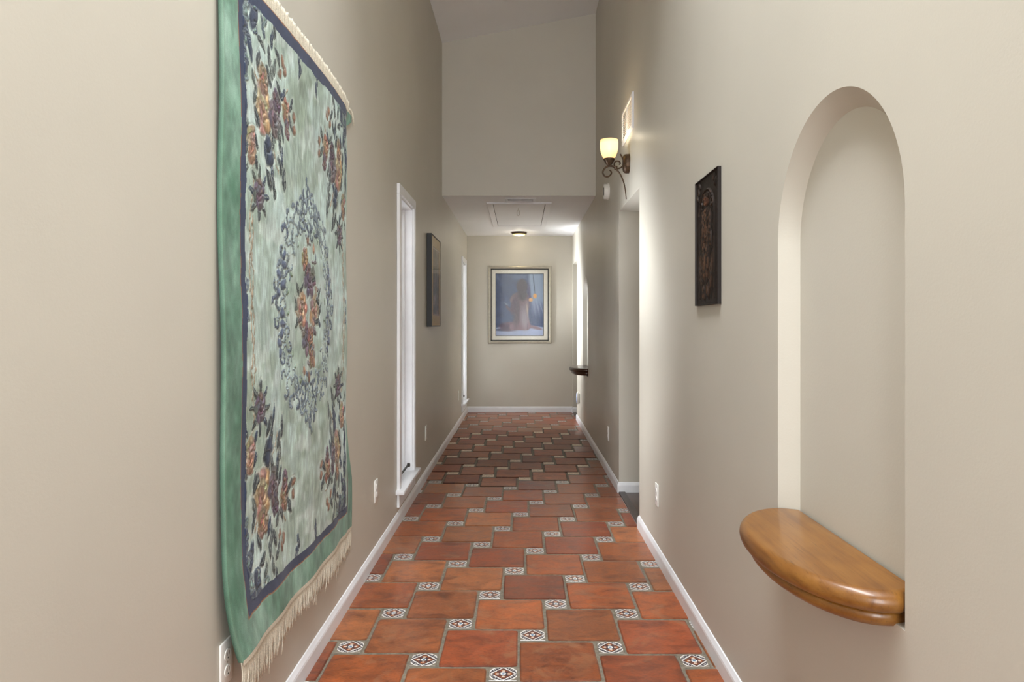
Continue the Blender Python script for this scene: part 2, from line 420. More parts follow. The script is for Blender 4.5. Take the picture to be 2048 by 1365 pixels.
# ------------------------------------------------------------------ floor: terracotta tiles with small glazed insets
VA = (0.2945, -0.1025); VB = (0.108, 0.301); ORG = (0.0436 - 0.054 - 0.2945, 2.706 + 0.051 - 0.301)
def build_floor():
    V, F, FM, COL = [], [], [], []; UVS = {}
    def addf(idx, mi, cols):
        F.append(idx); FM.append(mi); COL.extend(cols)
    x0, x1 = XL, XR; y0, y1 = YF, YB
    quadp = [(x0, y0, -0.0035), (x1, y0, -0.0035), (x1, y1, -0.0035), (x0, y1, -0.0035)]
    V += quadp; addf((0, 1, 2, 3), 0, [(0.2, 0.2, 0.2)] * 4)
    rnd = random.Random(3)
    pal = [(146, 78, 38), (140, 72, 34), (132, 64, 34), (148, 88, 50), (138, 74, 40), (130, 62, 34), (144, 81, 44)]
    brown = [(148, 97, 77), (140, 90, 71), (152, 101, 80), (142, 88, 71)]
    for a in range(-14, 14):
        for b in range(-30, 50):
            ox = ORG[0] + a * VA[0] + b * VB[0]; oy = ORG[1] + a * VA[1] + b * VB[1]
            for kind in (0, 1):
                if kind == 0: ax, ay, w, h = ox, oy, VA[0], VB[1]
                else: ax, ay, w, h = ox + VA[0], oy + VB[1] + VA[1], VB[0], -VA[1]
                if ax + w < x0 + 0.004 or ax > x1 - 0.004 or ay + h < y0 or ay > y1: continue
                cx, cy = ax + w / 2, ay + h / 2
                g = 0.0058 if kind == 0 else 0.0065
                jit = lambda: rnd.uniform(-0.0022, 0.0022)
                dark = 5.15 + 0.9 * max(0, cx - 0.05) - 0.25 * min(0, cx) + rnd.uniform(-0.1, 0.1) < cy < 7.9 + rnd.uniform(-0.4, 0.4) and cx < 0.60
                if dark and kind == 0: g += 0.002
                pts = [(ax + g + jit(), ay + g + jit()), (ax + w - g + jit(), ay + g + jit()), (ax + w - g + jit(), ay + h - g + jit()), (ax + g + jit(), ay + h - g + jit())]
                pts = [(min(max(p, x0), x1), min(max(q, y0), y1)) for p, q in pts]
                if max(p[0] for p in pts) - min(p[0] for p in pts) < 0.004: continue
                if max(p[1] for p in pts) - min(p[1] for p in pts) < 0.004: continue
                zt = rnd.uniform(-0.0008, 0.0010) + (0.003 if dark else 0.0)
                if kind == 0:
                    col = rnd.choice(brown if dark else pal); k = rnd.uniform(0.9, 1.08); col = lin([c * k for c in col])
                    bw = 0.0055 if not dark else 0.007
                    # small rounded corners, hand-cut edges
                    ts = (0.015, 0.06, 0.24, 0.43, 0.62, 0.81, 0.94, 0.985)
                    ej = [[rnd.uniform(-0.0012, 0.0012) for _ in ts] for _ in range(4)]
                    def ring(ins, z):
                        out = []; cxx = sum(p[0] for p in pts) / 4; cyy = sum(p[1] for p in pts) / 4
                        for i in range(4):
                            p, q = Vector(pts[i]), Vector(pts[(i + 1) % 4]); d = q - p
                            nn = Vector((-d.y, d.x)).normalized()
                            for k, t in enumerate(ts):
                                cr_ = 0.0022 if k in (0, 7) else 0.0
                                w_ = p + d * (t + (0.5 - t) * 2 * ins / max(d.length, 0.01)) + nn * (ins + ej[i][k] + cr_)
                                out.append((min(max(w_.x, x0), x1), min(max(w_.y, y0), y1), z))
                        return out
                    wmin = min(max(p[0] for p in pts) - min(p[0] for p in pts), max(p[1] for p in pts) - min(p[1] for p in pts))
                    bw = min(bw, wmin * 0.2)
                    r0 = ring(0.0, -0.004); r1 = ring(0.0, zt - 0.0022); r2 = ring(bw, zt)
                    base = len(V); V.extend(r0 + r1 + r2); n = len(r0)
                    edge = [c * (0.30 if dark else 0.72) for c in col]
                    for q in range(2):
                        for i in range(n):
                            i2 = (i + 1) % n
                            addf((base + q * n + i, base + q * n + i2, base + (q + 1) * n + i2, base + (q + 1) * n + i), 3 if dark else 1, [edge] * 4)
                    addf(tuple(base + 2 * n + i for i in range(n)), 3 if dark else 1, [col] * n)
                else:
                    xa, xb = min(p[0] for p in pts), max(p[0] for p in pts); ya, yb = min(p[1] for p in pts), max(p[1] for p in pts)
                    base = len(V); bv = 0.0018
                    for (i_, z_) in ((0, -0.004), (0, zt - 0.0015), (bv, zt)):
                        V.extend([(xa + i_, ya + i_, z_), (xb - i_, ya + i_, z_), (xb - i_, yb - i_, z_), (xa + i_, yb - i_, z_)])
                    # the pattern stays centred on the whole tile; a cut tile keeps its part
                    def uvof(i): return ((V[i][0] - cx) / (w / 2 - g), (V[i][1] - cy) / (h / 2 - g))
                    for q in range(2):
                        for i in range(4):
                            f = (base + q * 4 + i, base + q * 4 + (i + 1) % 4, base + q * 4 + 4 + (i + 1) % 4, base + q * 4 + 4 + i)
                            UVS[len(F)] = [(1.6, 1.6)] * 4; addf(f, 2, [(0.5, 0.5, 0.5)] * 4)
                    f = tuple(base + 8 + i for i in range(4)); UVS[len(F)] = [uvof(k) for k in f]; addf(f, 4 if dark else 2, [(0.5, 0.5, 0.5)] * 4)
    o = mesh('floor', V, F, None, mats=[M['grout'], M['terracotta'], M['glazed'], M['worn_terracotta'], M['worn_inset']], fmat=FM)
    ca = o.data.color_attributes.new('Col', 'FLOAT_COLOR', 'CORNER')
    arr = np.ones((len(COL), 4)); arr[:, :3] = np.array(COL); ca.data.foreach_set('color', arr.ravel())
    uvl = o.data.uv_layers.new(name='tile')
    for fi, uvs in UVS.items():
        ls = o.data.polygons[fi].loop_start
        for k, uvv in enumerate(uvs): uvl.data[ls + k].uv = uvv
    return struct(o)
build_floor()

# ------------------------------------------------------------------ windows
def window(name, y0, y1):
    cy = (y0 + y1) / 2
    root = struct(thing(name, '', '', (XL, cy, 0), RZ_L)); del root['label']; del root['category']
    hw = (y1 - y0) / 2; T = WTOP; c = WCAS
    bm = bmesh.new()
    for s in (-1, 1):
        a, b = sorted((s * hw, s * (hw - c))); box(bm, a, b, 0.0005, 0.02, WSILL, T - c, 0.003)
    box(bm, -hw, hw, 0.0005, 0.02, T - c, T, 0.003)
    bobj('casing', bm, M['trim'], root)
    bm = bmesh.new()                                   # jamb liner through the wall
    iw = hw - c
    box(bm, -iw - 0.006, -iw + 0.012, -WDEP, 0.004, WSILL, T - c); box(bm, iw - 0.012, iw + 0.006, -WDEP, 0.004, WSILL, T - c)
    box(bm, -iw - 0.006, iw + 0.006, -WDEP, 0.004, T - c - 0.012, T - c + 0.006); box(bm, -iw - 0.006, iw + 0.006, -WDEP, 0.0, WSILL - 0.02, WSILL)
    bobj('jamb', bm, M['trim'], root)
    bm = bmesh.new(); box(bm, -hw - 0.03, hw + 0.03, -0.02, 0.052, WSILL - 0.022, WSILL + 0.004, 0.006); bobj('stool', bm, M['trim'], root, True, 40)
    bm = bmesh.new(); box(bm, -hw, hw, 0.0005, 0.017, WSILL - 0.105, WSILL - 0.024, 0.003); bobj('apron', bm, M['trim'], root)
    bm = bmesh.new(); jw = iw - 0.012                  # sash
    z0, z1 = WSILL, T - c - 0.012
    for s in (-1, 1):
        a, b = sorted((s * jw, s * (jw - 0.045))); box(bm, a, b, -0.105, -0.07, z0, z1, 0.004)
        a, b = sorted((s * jw, s * (jw - 0.018))); box(bm, a, b, -0.07, -0.045, z0, z1, 0.002)
    box(bm, -jw + 0.045, jw - 0.045, -0.105, -0.07, z0, z0 + 0.06, 0.004); box(bm, -jw + 0.045, jw - 0.045, -0.105, -0.07, z1 - 0.045, z1, 0.004)
    sash = bobj('sash', bm, M['trim'], root)
    boxo('pane', M['glass'], sash, -jw + 0.04, jw - 0.04, -0.09, -0.087, z0 + 0.055, z1 - 0.04)
    bm = bmesh.new(); tube(bm, catmull([(0.0325, -0.033, WSILL + 0.035), (-0.06, -0.028, WSILL + 0.034), (-0.15, -0.02, WSILL + 0.046), (-0.205, -0.014, WSILL + 0.050)], 6), 0.009, 0.006)
    lathe(bm, [(0.010, -0.012), (0.012, 0.0), (0.010, 0.012), (0, 0.014)], 12, org=(-0.205, -0.014, WSILL + 0.050))
    box(bm, 0.02, 0.09, -0.068, -0.02, z0, z0 + 0.045, 0.006)
    bobj('crank_handle', bm, M['metal'], root, True, 40)
    return root
window('window_1', *WINS[0]); window('window_2', *WINS[1])

# ------------------------------------------------------------------ rug hung on the left wall
RW_, RH_ = 1.33, 1.785; NU, NV = 560, 760
def vnoise(nx, ny, seed):
    r = np.random.default_rng(seed); g = r.random((ny + 2, nx + 2))
    u = np.linspace(0, nx, NU + 1); v = np.linspace(0, ny, NV + 1)
    iu, iv = u.astype(int), v.astype(int); fu, fv = u - iu, v - iv
    fu = fu * fu * (3 - 2 * fu); fv = fv * fv * (3 - 2 * fv)
    A = g[np.ix_(iv, iu)]; B = g[np.ix_(iv, iu + 1)]; Cc = g[np.ix_(iv + 1, iu)]; D = g[np.ix_(iv + 1, iu + 1)]
    return (A * (1 - fu) + B * fu) * (1 - fv)[:, None] + (Cc * (1 - fu) + D * fu) * fv[:, None]
def paint_rug():
    U, Vv = np.meshgrid(np.linspace(0, RW_, NU + 1), np.linspace(0, RH_, NV + 1))
    n1 = 0.5 * vnoise(7, 9, 1) + 0.3 * vnoise(22, 22, 2) + 0.2 * vnoise(70, 60, 3)
    n2 = 0.6 * vnoise(40, 26, 4) + 0.4 * vnoise(130, 90, 5)
    col = np.empty(U.shape + (3,)); hgt = np.zeros(U.shape)
    k = np.clip((n1 - 0.3) / 0.4, 0, 1)[..., None]
    col[:] = np.array((150, 168, 154)) * (1 - k) + np.array((186, 207, 203)) * k
    hl = np.clip((0.55 * vnoise(12, 30, 6) + 0.45 * vnoise(34, 60, 7) - 0.52) / 0.16, 0, 1)[..., None] * 0.55  # pale sheen patches of the silky pile, painted into the colour
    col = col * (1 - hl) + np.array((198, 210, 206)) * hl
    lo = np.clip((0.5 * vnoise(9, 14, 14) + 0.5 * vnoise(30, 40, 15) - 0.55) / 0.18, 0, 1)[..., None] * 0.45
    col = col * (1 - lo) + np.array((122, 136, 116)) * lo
    col *= (0.86 + 0.28 * n2)[..., None]
    du, dv = RW_ / NU, RH_ / NV; field = col.copy()
    def ell(cx, cy, rx, ry, ang, c, shade=0.30, rim=0.55, h=0.0026, soft=0.18):
        R = max(rx, ry) * 1.6
        i0, i1 = max(0, int((cx - R) / du)), min(NU + 1, int((cx + R) / du) + 2); j0, j1 = max(0, int((cy - R) / dv)), min(NV + 1, int((cy + R) / dv) + 2)
        if i0 >= i1 or j0 >= j1: return
        x = U[j0:j1, i0:i1] - cx; y = Vv[j0:j1, i0:i1] - cy
        ca, sa = math.cos(ang), math.sin(ang)
        p, q = (x * ca + y * sa) / rx, (-x * sa + y * ca) / ry
        r = np.hypot(p, q)
        a = np.clip((1 + soft - r) / (2 * soft), 0, 1)[..., None]
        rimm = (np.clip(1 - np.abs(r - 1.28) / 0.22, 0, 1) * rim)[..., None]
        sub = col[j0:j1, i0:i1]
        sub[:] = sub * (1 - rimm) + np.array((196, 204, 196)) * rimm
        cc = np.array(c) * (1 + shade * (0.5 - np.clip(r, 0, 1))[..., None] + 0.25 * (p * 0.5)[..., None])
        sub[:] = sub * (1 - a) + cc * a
        hs = hgt[j0:j1, i0:i1]; hs[:] = np.where(r < 1.2, h * np.clip(1.15 - r, 0, 1), hs) - 0.0008 * np.clip(1 - np.abs(r - 1.2) / 0.2, 0, 1)
    rnd = random.Random(5)
    NAVY, DK, SL, LS = (38, 47, 70), (44, 49, 55), (100, 113, 128), (132, 147, 153)
    OR, OR2, PU, PU2, TAN, GR = (166, 126, 102), (134, 98, 78), (96, 78, 86), (74, 58, 70), (158, 138, 116), (112, 130, 108)
    UC, VC = 0.64, 0.93                      # centre of the field
    # ---- scroll work helper: chain of small lobes along a curve
    def curl(x, y, r, a0, a1, c, w, n=9, taper=True):
        for i in range(n):
            t = i / (n - 1); a = a0 + (a1 - a0) * t; rr = r * (1 - 0.35 * t)
            ell(x + rr * math.cos(a), y + rr * math.sin(a), w * 1.5 * (1 - 0.4 * t if taper else 1), w * (1 - 0.4 * t if taper else 1), a + PI / 2, c, 0.4, 0.4)
    # ---- central medallion ring
    for i in range(40):
        a = 2 * PI * i / 40
        for lay, (kr, c, w) in enumerate(((1.0, SL, 0.0085), (0.90, LS, 0.008), (0.79, (118, 132, 140), 0.007))):
            lob = 1 + 0.05 * math.cos(8 * a)
            x = UC + 0.285 * kr * lob * math.cos(a); y = VC + 0.365 * kr * lob * math.sin(a)
            cc = c if rnd.random() < 0.65 else (SL if lay else (74, 84, 106))
            s = 1 if (i + lay) % 2 else -1
            curl(x, y, 0.017 + 0.006 * rnd.random(), a + rnd.uniform(-0.5, 0.5), a + s * rnd.uniform(3.2, 4.6), cc, w * rnd.uniform(0.75, 1.1), 8)
    for i in range(26):
        a = 2 * PI * i / 26 + 0.1
        ell(UC + 0.20 * math.cos(a) * rnd.uniform(0.9, 1.1), VC + 0.27 * math.sin(a) * rnd.uniform(0.9, 1.1), 0.012, 0.007, rnd.uniform(0, PI), rnd.choice([GR, LS, (136, 156, 140)]), 0.3, 0.5)
    for s in (-1, 1):                        # inner scrolls above and below the flowers
        for q in (-1, 1):
            curl(UC + q * 0.028, VC + s * 0.245, 0.022, PI / 2, PI / 2 + q * 4.4, (70, 80, 100), 0.008, 10)
            curl(UC + q * 0.075, VC + s * 0.285, 0.035, -s * PI / 2, -s * PI / 2 + q * 3.6, (70, 82, 100), 0.008, 11)
            for t in range(7): ell(UC + q * (0.055 + 0.012 * t), VC + s * (0.37 - 0.022 * t), 0.006, 0.015, q * s * -0.35, (86, 98, 112), 0.3, 0.4)
            for t in range(5): ell(UC + q * 0.255 + q * rnd.uniform(-0.02, 0.02), VC + s * (0.03 + 0.03 * t), 0.018, 0.013, rnd.uniform(0, PI), (84, 94, 118), 0.4, 0.4)
        for t in range(4): ell(UC + rnd.uniform(-0.02, 0.02), VC + s * (0.36 + 0.02 * t), 0.008, 0.016, rnd.uniform(-0.6, 0.6), (80, 92, 104), 0.3, 0.4)
    def flower(x, y, sx, sy, c, c2, seed):
        r = random.Random(seed)
        n = 7
        for i in range(n):
            a = 2 * PI * i / n + r.uniform(-0.2, 0.2)
            ell(x + sx * 0.62 * math.cos(a), y + sy * 0.62 * math.sin(a), sx * 0.5, sy * 0.40, a, [v * r.uniform(0.82, 1.12) for v in c], 0.5, 0.25)
        for i in range(5):
            a = 2 * PI * i / 5 + 0.4
            ell(x + sx * 0.28 * math.cos(a), y + sy * 0.28 * math.sin(a), sx * 0.30, sy * 0.26, a, [v * r.uniform(0.9, 1.2) for v in c], 0.6, 0.2)
        ell(x, y, sx * 0.24, sy * 0.24, 0, c2, 0.4, 0.25)
    def leaf(x, y, l, a, c=None):
        ell(x, y, l, l * 0.36, a, c or rnd.choice([DK, DK, (62, 66, 70), NAVY, (70, 76, 74)]), 0.45, 0.55)
        if l > 0.017:
            ell(x, y, l * 0.85, l * 0.045, a, (150, 160, 152), 0.1, 0.0, 0.001)
    # ---- flowers inside the medallion
    for q in (-1, 1):
        flower(UC + q * 0.072, VC - 0.01, 0.055, 0.058, OR, OR2, 3 + q)
        leaf(UC + q * 0.135, VC + 0.0, 0.026, 1.2 * q); leaf(UC + q * 0.125, VC - 0.05, 0.024, -0.9 * q); leaf(UC + q * 0.12, VC + 0.055, 0.024, 1.0 * q)
    flower(UC + 0.01, VC + 0.095, 0.062, 0.05, PU, PU2, 8); flower(UC - 0.01, VC - 0.105, 0.06, 0.05, PU, PU2, 9)
    flower(UC - 0.05, VC + 0.16, 0.034, 0.036, (152, 116, 86), OR2, 10); flower(UC + 0.045, VC - 0.165, 0.038, 0.04, (140, 100, 78), OR2, 11)
    flower(UC + 0.03, VC - 0.10, 0.035, 0.035, OR2, PU2, 12)
    for i in range(26):
        a = rnd.uniform(0, 2 * PI); r = rnd.uniform(0.6, 1.0)
        leaf(UC + 0.12 * r * math.cos(a), VC + 0.215 * r * math.sin(a), rnd.uniform(0.012, 0.024), rnd.uniform(0, PI), rnd.choice([DK, SL, PU, TAN, (110, 100, 104)]))
    for x, y in ((-0.02, 0.22), (0.05, 0.2), (-0.06, -0.21), (0.0, -0.235), (0.07, -0.19)): ell(UC + x, VC + y, 0.014, 0.018, 0, rnd.choice([OR2, OR]), 0.5, 0.4)
    # ---- the four corner bouquets
    def bouquet(mx, my):
        def P(z, h): return UC + mx * (z - 0.64), VC + my * (h - 0.93)
        def fl(z, h, sx, sy, c, c2, s): flower(*P(z, h), sx, sy, c, c2, s)
        def lf(z, h, l, a, c=None):
            x, y = P(z, h); leaf(x, y, l, a * mx * my, c)
        r = random.Random(21)
        for t in range(22):                  # vine stems
            z, h = 0.165 + 0.010 * math.sin(t * 0.7), 0.52 + 0.030 * t
            x, y = P(z, h); ell(x, y, 0.0035, 0.018, 0, TAN, 0.2, 0.3)
        for t in range(14):
            x, y = P(0.20 + 0.011 * t, 0.30 + 0.018 * t); ell(x, y, 0.004, 0.014, -0.5 * mx * my, TAN, 0.2, 0.3)
        for t in range(12):
            x, y = P(0.26 + 0.016 * t, 0.40 - 0.012 * t); ell(x, y, 0.014, 0.0035, -0.6 * mx * my, TAN, 0.2, 0.3)
        for z, h in ((0.215, 0.63),):
            for i in range(8):
                a = 2 * PI * i / 8; lf(z + 0.045 * math.cos(a), h + 0.055 * math.sin(a), 0.024, a)
            fl(z, h, 0.034, 0.045, PU, PU2, 31)
        fl(0.16, 0.505, 0.026, 0.065, OR, OR2, 32)
        for i in range(6): lf(0.16 + 0.032 * (-1) ** i, 0.43 + 0.03 * i, 0.022, 1.2 * (-1) ** i)
        for z, h, a in ((0.28, 0.575, 1.1), (0.30, 0.545, 1.4), (0.315, 0.60, 1.3), (0.36, 0.52, 1.2), (0.375, 0.485, 1.7), (0.355, 0.45, 1.4), (0.39, 0.555, 1.5), (0.29, 0.49, 0.6), (0.275, 0.46, 2.2), (0.26, 0.505, 1.2), (0.31, 0.455, 1.9)):
            lf(z, h, 0.032, a)
        ell(*P(0.285, 0.51), 0.022, 0.026, 0, NAVY, 0.5, 0.4); ell(*P(0.275, 0.475), 0.02, 0.022, 0, NAVY, 0.5, 0.4)
        fl(0.245, 0.385, 0.055, 0.078, OR, OR2, 33); fl(0.25, 0.30, 0.035, 0.045, OR2, (190, 140, 100), 37)
        fl(0.33, 0.385, 0.045, 0.062, PU, PU2, 34); fl(0.345, 0.33, 0.03, 0.034, PU2, PU, 38)
        fl(0.425, 0.335, 0.036, 0.046, OR2, OR, 35); fl(0.43, 0.39, 0.022, 0.034, PU, OR2, 39)
        for z, h, a in ((0.19, 0.36, 2.0), (0.185, 0.32, 1.3), (0.20, 0.42, 1.0), (0.22, 0.255, 1.9), (0.29, 0.275, 1.2), (0.31, 0.25, 1.5), (0.37, 0.29, 0.8), (0.385, 0.41, 1.2), (0.40, 0.29, 2.2), (0.47, 0.36, 0.9), (0.475, 0.30, 2.2), (0.36, 0.43, 1.4), (0.295, 0.215, 1.5), (0.255, 0.155, 1.2), (0.315, 0.16, 1.7), (0.335, 0.12, 1.5), (0.36, 0.195, 0.9), (0.24, 0.20, 0.5), (0.335, 0.235, 1.9)):
            lf(z, h, 0.030, a)
        for z, h in ((0.38, 0.235), (0.42, 0.215), (0.40, 0.19), (0.50, 0.33), (0.50, 0.37)): ell(*P(z, h), 0.013, 0.018, r.uniform(-1, 1), OR2, 0.5, 0.4)
        # small sprig on the field's edge
        for z, h, a in ((0.13, 0.93, 1.2), (0.14, 0.97, 1.4), (0.13, 0.89, 1.8)): lf(z, h, 0.018, a, SL)
        for z, h, a in ((0.545, 0.13, 1.5), (0.555, 0.165, 1.7), (0.53, 0.10, 1.2)): lf(z, h, 0.026, a, NAVY)
        # navy scroll corner
        for (z, h, rx, ry, ag) in ((0.125, 0.30, 0.020, 0.060, 0.1), (0.130, 0.17, 0.030, 0.065, -0.1), (0.145, 0.10, 0.045, 0.045, 0), (0.20, 0.09, 0.055, 0.030, 0.1), (0.29, 0.08, 0.055, 0.024, -0.1), (0.38, 0.075, 0.045, 0.016, 0), (0.125, 0.40, 0.012, 0.045, 0.1), (0.195, 0.15, 0.022, 0.040, 0.4), (0.165, 0.235, 0.014, 0.04, -0.3)):
            ell(*P(z, h), rx, ry, ag * mx * my, NAVY, 0.3, 0.3)
        for (z, h, rad, w) in ((0.135, 0.10, 0.03, 0.022), (0.15, 0.16, 0.028, 0.02), (0.145, 0.225, 0.024, 0.018), (0.135, 0.285, 0.020, 0.014), (0.135, 0.335, 0.016, 0.011), (0.20, 0.105, 0.032, 0.022), (0.255, 0.125, 0.028, 0.02), (0.27, 0.085, 0.026, 0.018), (0.325, 0.085, 0.022, 0.016), (0.375, 0.075, 0.018, 0.012), (0.20, 0.175, 0.022, 0.012)):
            x, y = P(z, h)
            a0 = r.uniform(0, 6); curl(x, y, rad * 0.8, a0, a0 + 4.4, (112, 130, 134) if r.random() < 0.5 else (66, 76, 96), w * 0.42, 10)
            ell(x + r.uniform(-1, 1) * 0.01, y + r.uniform(-1, 1) * 0.01, w * 0.5, w * 0.35, a0, (112, 136, 128), 0.3, 0.2)
    for mx in (1, -1):
        for my in (1, -1): bouquet(mx, my)
    col = 0.90 * col + 0.10 * field
    # the hand-carved outlines wander: shift the drawing by a slow and a fine wobble
    wx = ((vnoise(60, 80, 51) - 0.5) * 6 + (vnoise(150, 200, 52) - 0.5) * 3).astype(int); wy = ((vnoise(60, 80, 53) - 0.5) * 6 + (vnoise(150, 200, 54) - 0.5) * 3).astype(int)
    jj, ii = np.mgrid[0:NV + 1, 0:NU + 1]; jj = np.clip(jj + wy, 0, NV); ii = np.clip(ii + wx, 0, NU)
    col = col[jj, ii]; hgt = hgt[jj, ii]
    st = vnoise(200, 60, 55); col = col * (0.90 + 0.20 * st)[..., None]
    # ---- borders: piping, navy band, green pile
    bl, br, bb = 0.096, 0.096, 0.085
    dl, dr, db, dt = U - bl, (RW_ - br) - U, Vv - bb, (RH_ + 0.003) - Vv
    wob = 0.006 * (vnoise(30, 40, 9) - 0.5)
    inner = np.minimum(np.minimum(dl, dr), np.minimum(db, dt - 0.002)) + wob
    navy = np.array((48, 58, 84)) * (0.85 + 0.3 * n2)[..., None]
    mband = (np.minimum(np.minimum(dl - 0.032, dr - 0.022), np.minimum(db - 0.034, dt - 0.046)) + wob * 2 < 0)
    col[mband] = navy[mband]; hgt[mband] = 0
    mp = inner < 0.0045; col[mp] = np.array((132, 92, 64))
    green = (np.array((108, 145, 126)) + np.array((52, 46, 50)) * (n1[..., None] - 0.5) * 2) * (0.82 + 0.36 * n2)[..., None]
    mg = np.minimum(np.minimum(dl, dr), db) + wob < 0; col[mg] = green[mg]; hgt[mg] = 0.001
    # cut pile at the near selvedge catches paler fibres
    e = np.clip(1 - U / 0.014, 0, 1)[..., None] * 0.5; col = col * (1 - e) + np.array((120, 150, 128)) * e
    return U, Vv, col, hgt
def rug_shape(u, v):
    """u along the wall from the near edge, v up from the hem -> world point (x,y,z); arrays"""
    t = v / RH_
    off = 0.020 + 0.012 * np.sin(PI * np.clip(u / 1.25, 0, 1)) + 0.004 * np.sin(u * 9 + 1.3 * t * 4) * (0.4 + 0.6 * (1 - t)) + 0.0035 * np.sin(u * 21 + t * 7) * (1 - t)
    off = off + 0.003 * np.sin(t * 17 + u * 5)
    # bottom near corner curls off the wall
    off = off + 0.030 * np.clip(1 - u / 0.45, 0, 1) ** 1.2 * np.clip(1 - t / 0.17, 0, 1) ** 2.0
    # far border turns back to the wall over most of its height
    up = np.clip((t - 0.12) / 0.18, 0, 1); fold = up * np.clip((0.985 - t) / 0.03, 0, 1)
    turn = np.clip((u - 1.185) / 0.075, 0, 1)
    tgt = 0.007
    off = off * (1 - turn * up) + tgt * turn * up
    off = off - 0.012 * turn * (1 - up)
    warp = (0.022 * np.sin(PI * np.clip(t * 1.05, 0, 1)) - 0.012) * np.clip(u / 0.07, 0, 1) * np.clip(1 - (u - 0.1) / 0.6, 0, 1)
    y = 1.698 + u - 0.80 * fold * np.clip(u - 1.19, 0, 1) + warp
    y = y + 0.045 * np.clip(1 - t / 0.15, 0, 1) ** 2.2 * np.clip(1 - u / 0.3, 0, 1)
    hb = 0.368 - 0.030 * u / RW_ + 0.004 * np.sin(u * 8)
    z = hb + t * (2.157 - hb)
    return XL + off, y, z
def rug():
    U, Vv, col, hgt = paint_rug()
    X, Y, Z = rug_shape(U, Vv)
    X = X + hgt
    root = thing('hanging_rug', 'tall silky green floral rug with cream fringe hung on the left wall', 'rug', (XL, 1.698, 0.34))
    n, mU = NV + 1, NU + 1
    P = np.stack([X - XL, Y - 1.698, Z - 0.34], -1).reshape(-1, 3)
    idx = np.arange(n * mU).reshape(n, mU)
    F = np.stack([idx[:-1, :-1], idx[:-1, 1:], idx[1:, 1:], idx[1:, :-1]], -1).reshape(-1, 4)
    rim = list(idx[0, :]) + list(idx[1:, -1]) + list(idx[-1, -2::-1]) + list(idx[-2:0:-1, 0])
    back = P[rim].copy(); back[:, 0] = np.maximum(back[:, 0] - 0.012, 0.002); base = len(P)
    FF = F.tolist(); L = len(rim)
    for i in range(L): FF.append([rim[i], base + i, base + (i + 1) % L, rim[(i + 1) % L]])
    Pall = np.vstack([P, back])
    me = bpy.data.meshes.new('pile_field'); me.from_pydata(Pall.tolist(), [], FF); me.materials.append(M['rug'])
    me.polygons.foreach_set('use_smooth', [True] * len(me.polygons))
    ca = me.color_attributes.new('Col', 'FLOAT_COLOR', 'POINT')
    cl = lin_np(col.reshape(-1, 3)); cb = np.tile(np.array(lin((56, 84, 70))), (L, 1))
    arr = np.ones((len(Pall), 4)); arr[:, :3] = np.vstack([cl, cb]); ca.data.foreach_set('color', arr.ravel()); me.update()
    o = bpy.data.objects.new('pile_field', me); C.objects.link(o); o.parent = root
    # fringes: strands one by one, the lower hangs, the upper stands up behind the fold
    def fringe(name, top, label):
        bm = bmesh.new(); r = random.Random(17 if top else 18)
        off0 = Vector((XL, 1.698, 0.34))
        u = 0.006
        cols = []
        while u < RW_ - 0.003:
            ua = np.array(u); x, y, z = [float(q) for q in rug_shape(ua, np.array(RH_ if top else 0.0))]
            p = Vector((x, y, z)) - off0; p.x = max(p.x - 0.006, 0.004)
            if top and (u / 0.017) % 1.0 > 0.74: u += 0.0012; continue
            clump = 0.004 * math.sin(u * 190) + r.uniform(-0.002, 0.002)
            if top:
                L = 0.052 + r.uniform(-0.004, 0.005); p.z -= 0.004
                pts = [p, p + Vector((0.002, clump * 0.2, L * 0.5)), p + Vector((0.001 + r.uniform(0, 0.004), clump * 0.5, L))]
                if u > RW_ - 0.04:
                    k = (u - RW_ + 0.04) / 0.04
                    pts = [p, p + Vector((0.004, 0.02 * k, L * 0.55)), p + Vector((0.006, 0.035 * k, L * 0.4 * (1 - k))), p + Vector((0.006, 0.04 * k, -L * 0.7 * k + L * 0.5 * (1 - k)))]
                rad = 0.0021
            else:
                L = 0.098 + 0.012 * math.sin(u * 7) + r.uniform(-0.014, 0.012)
                if r.random() < 0.02: L += 0.03
                q = r.uniform(-0.004, 0.004)
                p.z += 0.004
                pts = [p, p + Vector((0.003, clump * 0.5, -L * 0.3)), p + Vector((0.002 + r.uniform(-0.002, 0.003), clump + q, -L * 0.65)), p + Vector((r.uniform(-0.003, 0.004), clump * 1.3 + 2 * q, -L))]
                rad = 0.0019
            for pt in pts: pt.x = max(pt.x, 0.003)
            tube(bm, catmull(pts, 2), rad, rad * 0.8, 5)
            u += 0.0036 if not top else 0.0032
        # woven heading
        N = 90
        for i in range(N):
            q = []
            for k in (i, i + 1):
                x, y, z = [float(w) for w in rug_shape(np.array(RW_ * k / N), np.array(RH_ if top else 0.0))]
                for dz in ((-0.003, 0.006) if top else (-0.009, 0.004)):
                    q.append(bm.verts.new(Vector((max(x - (0.004 if top else -0.0015), XL + 0.004), y, z + dz)) - off0))
            bm.faces.new((q[0], q[2], q[3], q[1]))
        o = bobj(name, bm, M['fringe'], root, True); o['kind'] = 'stuff'; o['label'] = label
        return o
    fringe('fringe', False, 'cream cotton fringe hanging from the lower hem')
    fringe('fringe', True, 'cream cotton fringe standing along the upper edge')
    return root
rug()

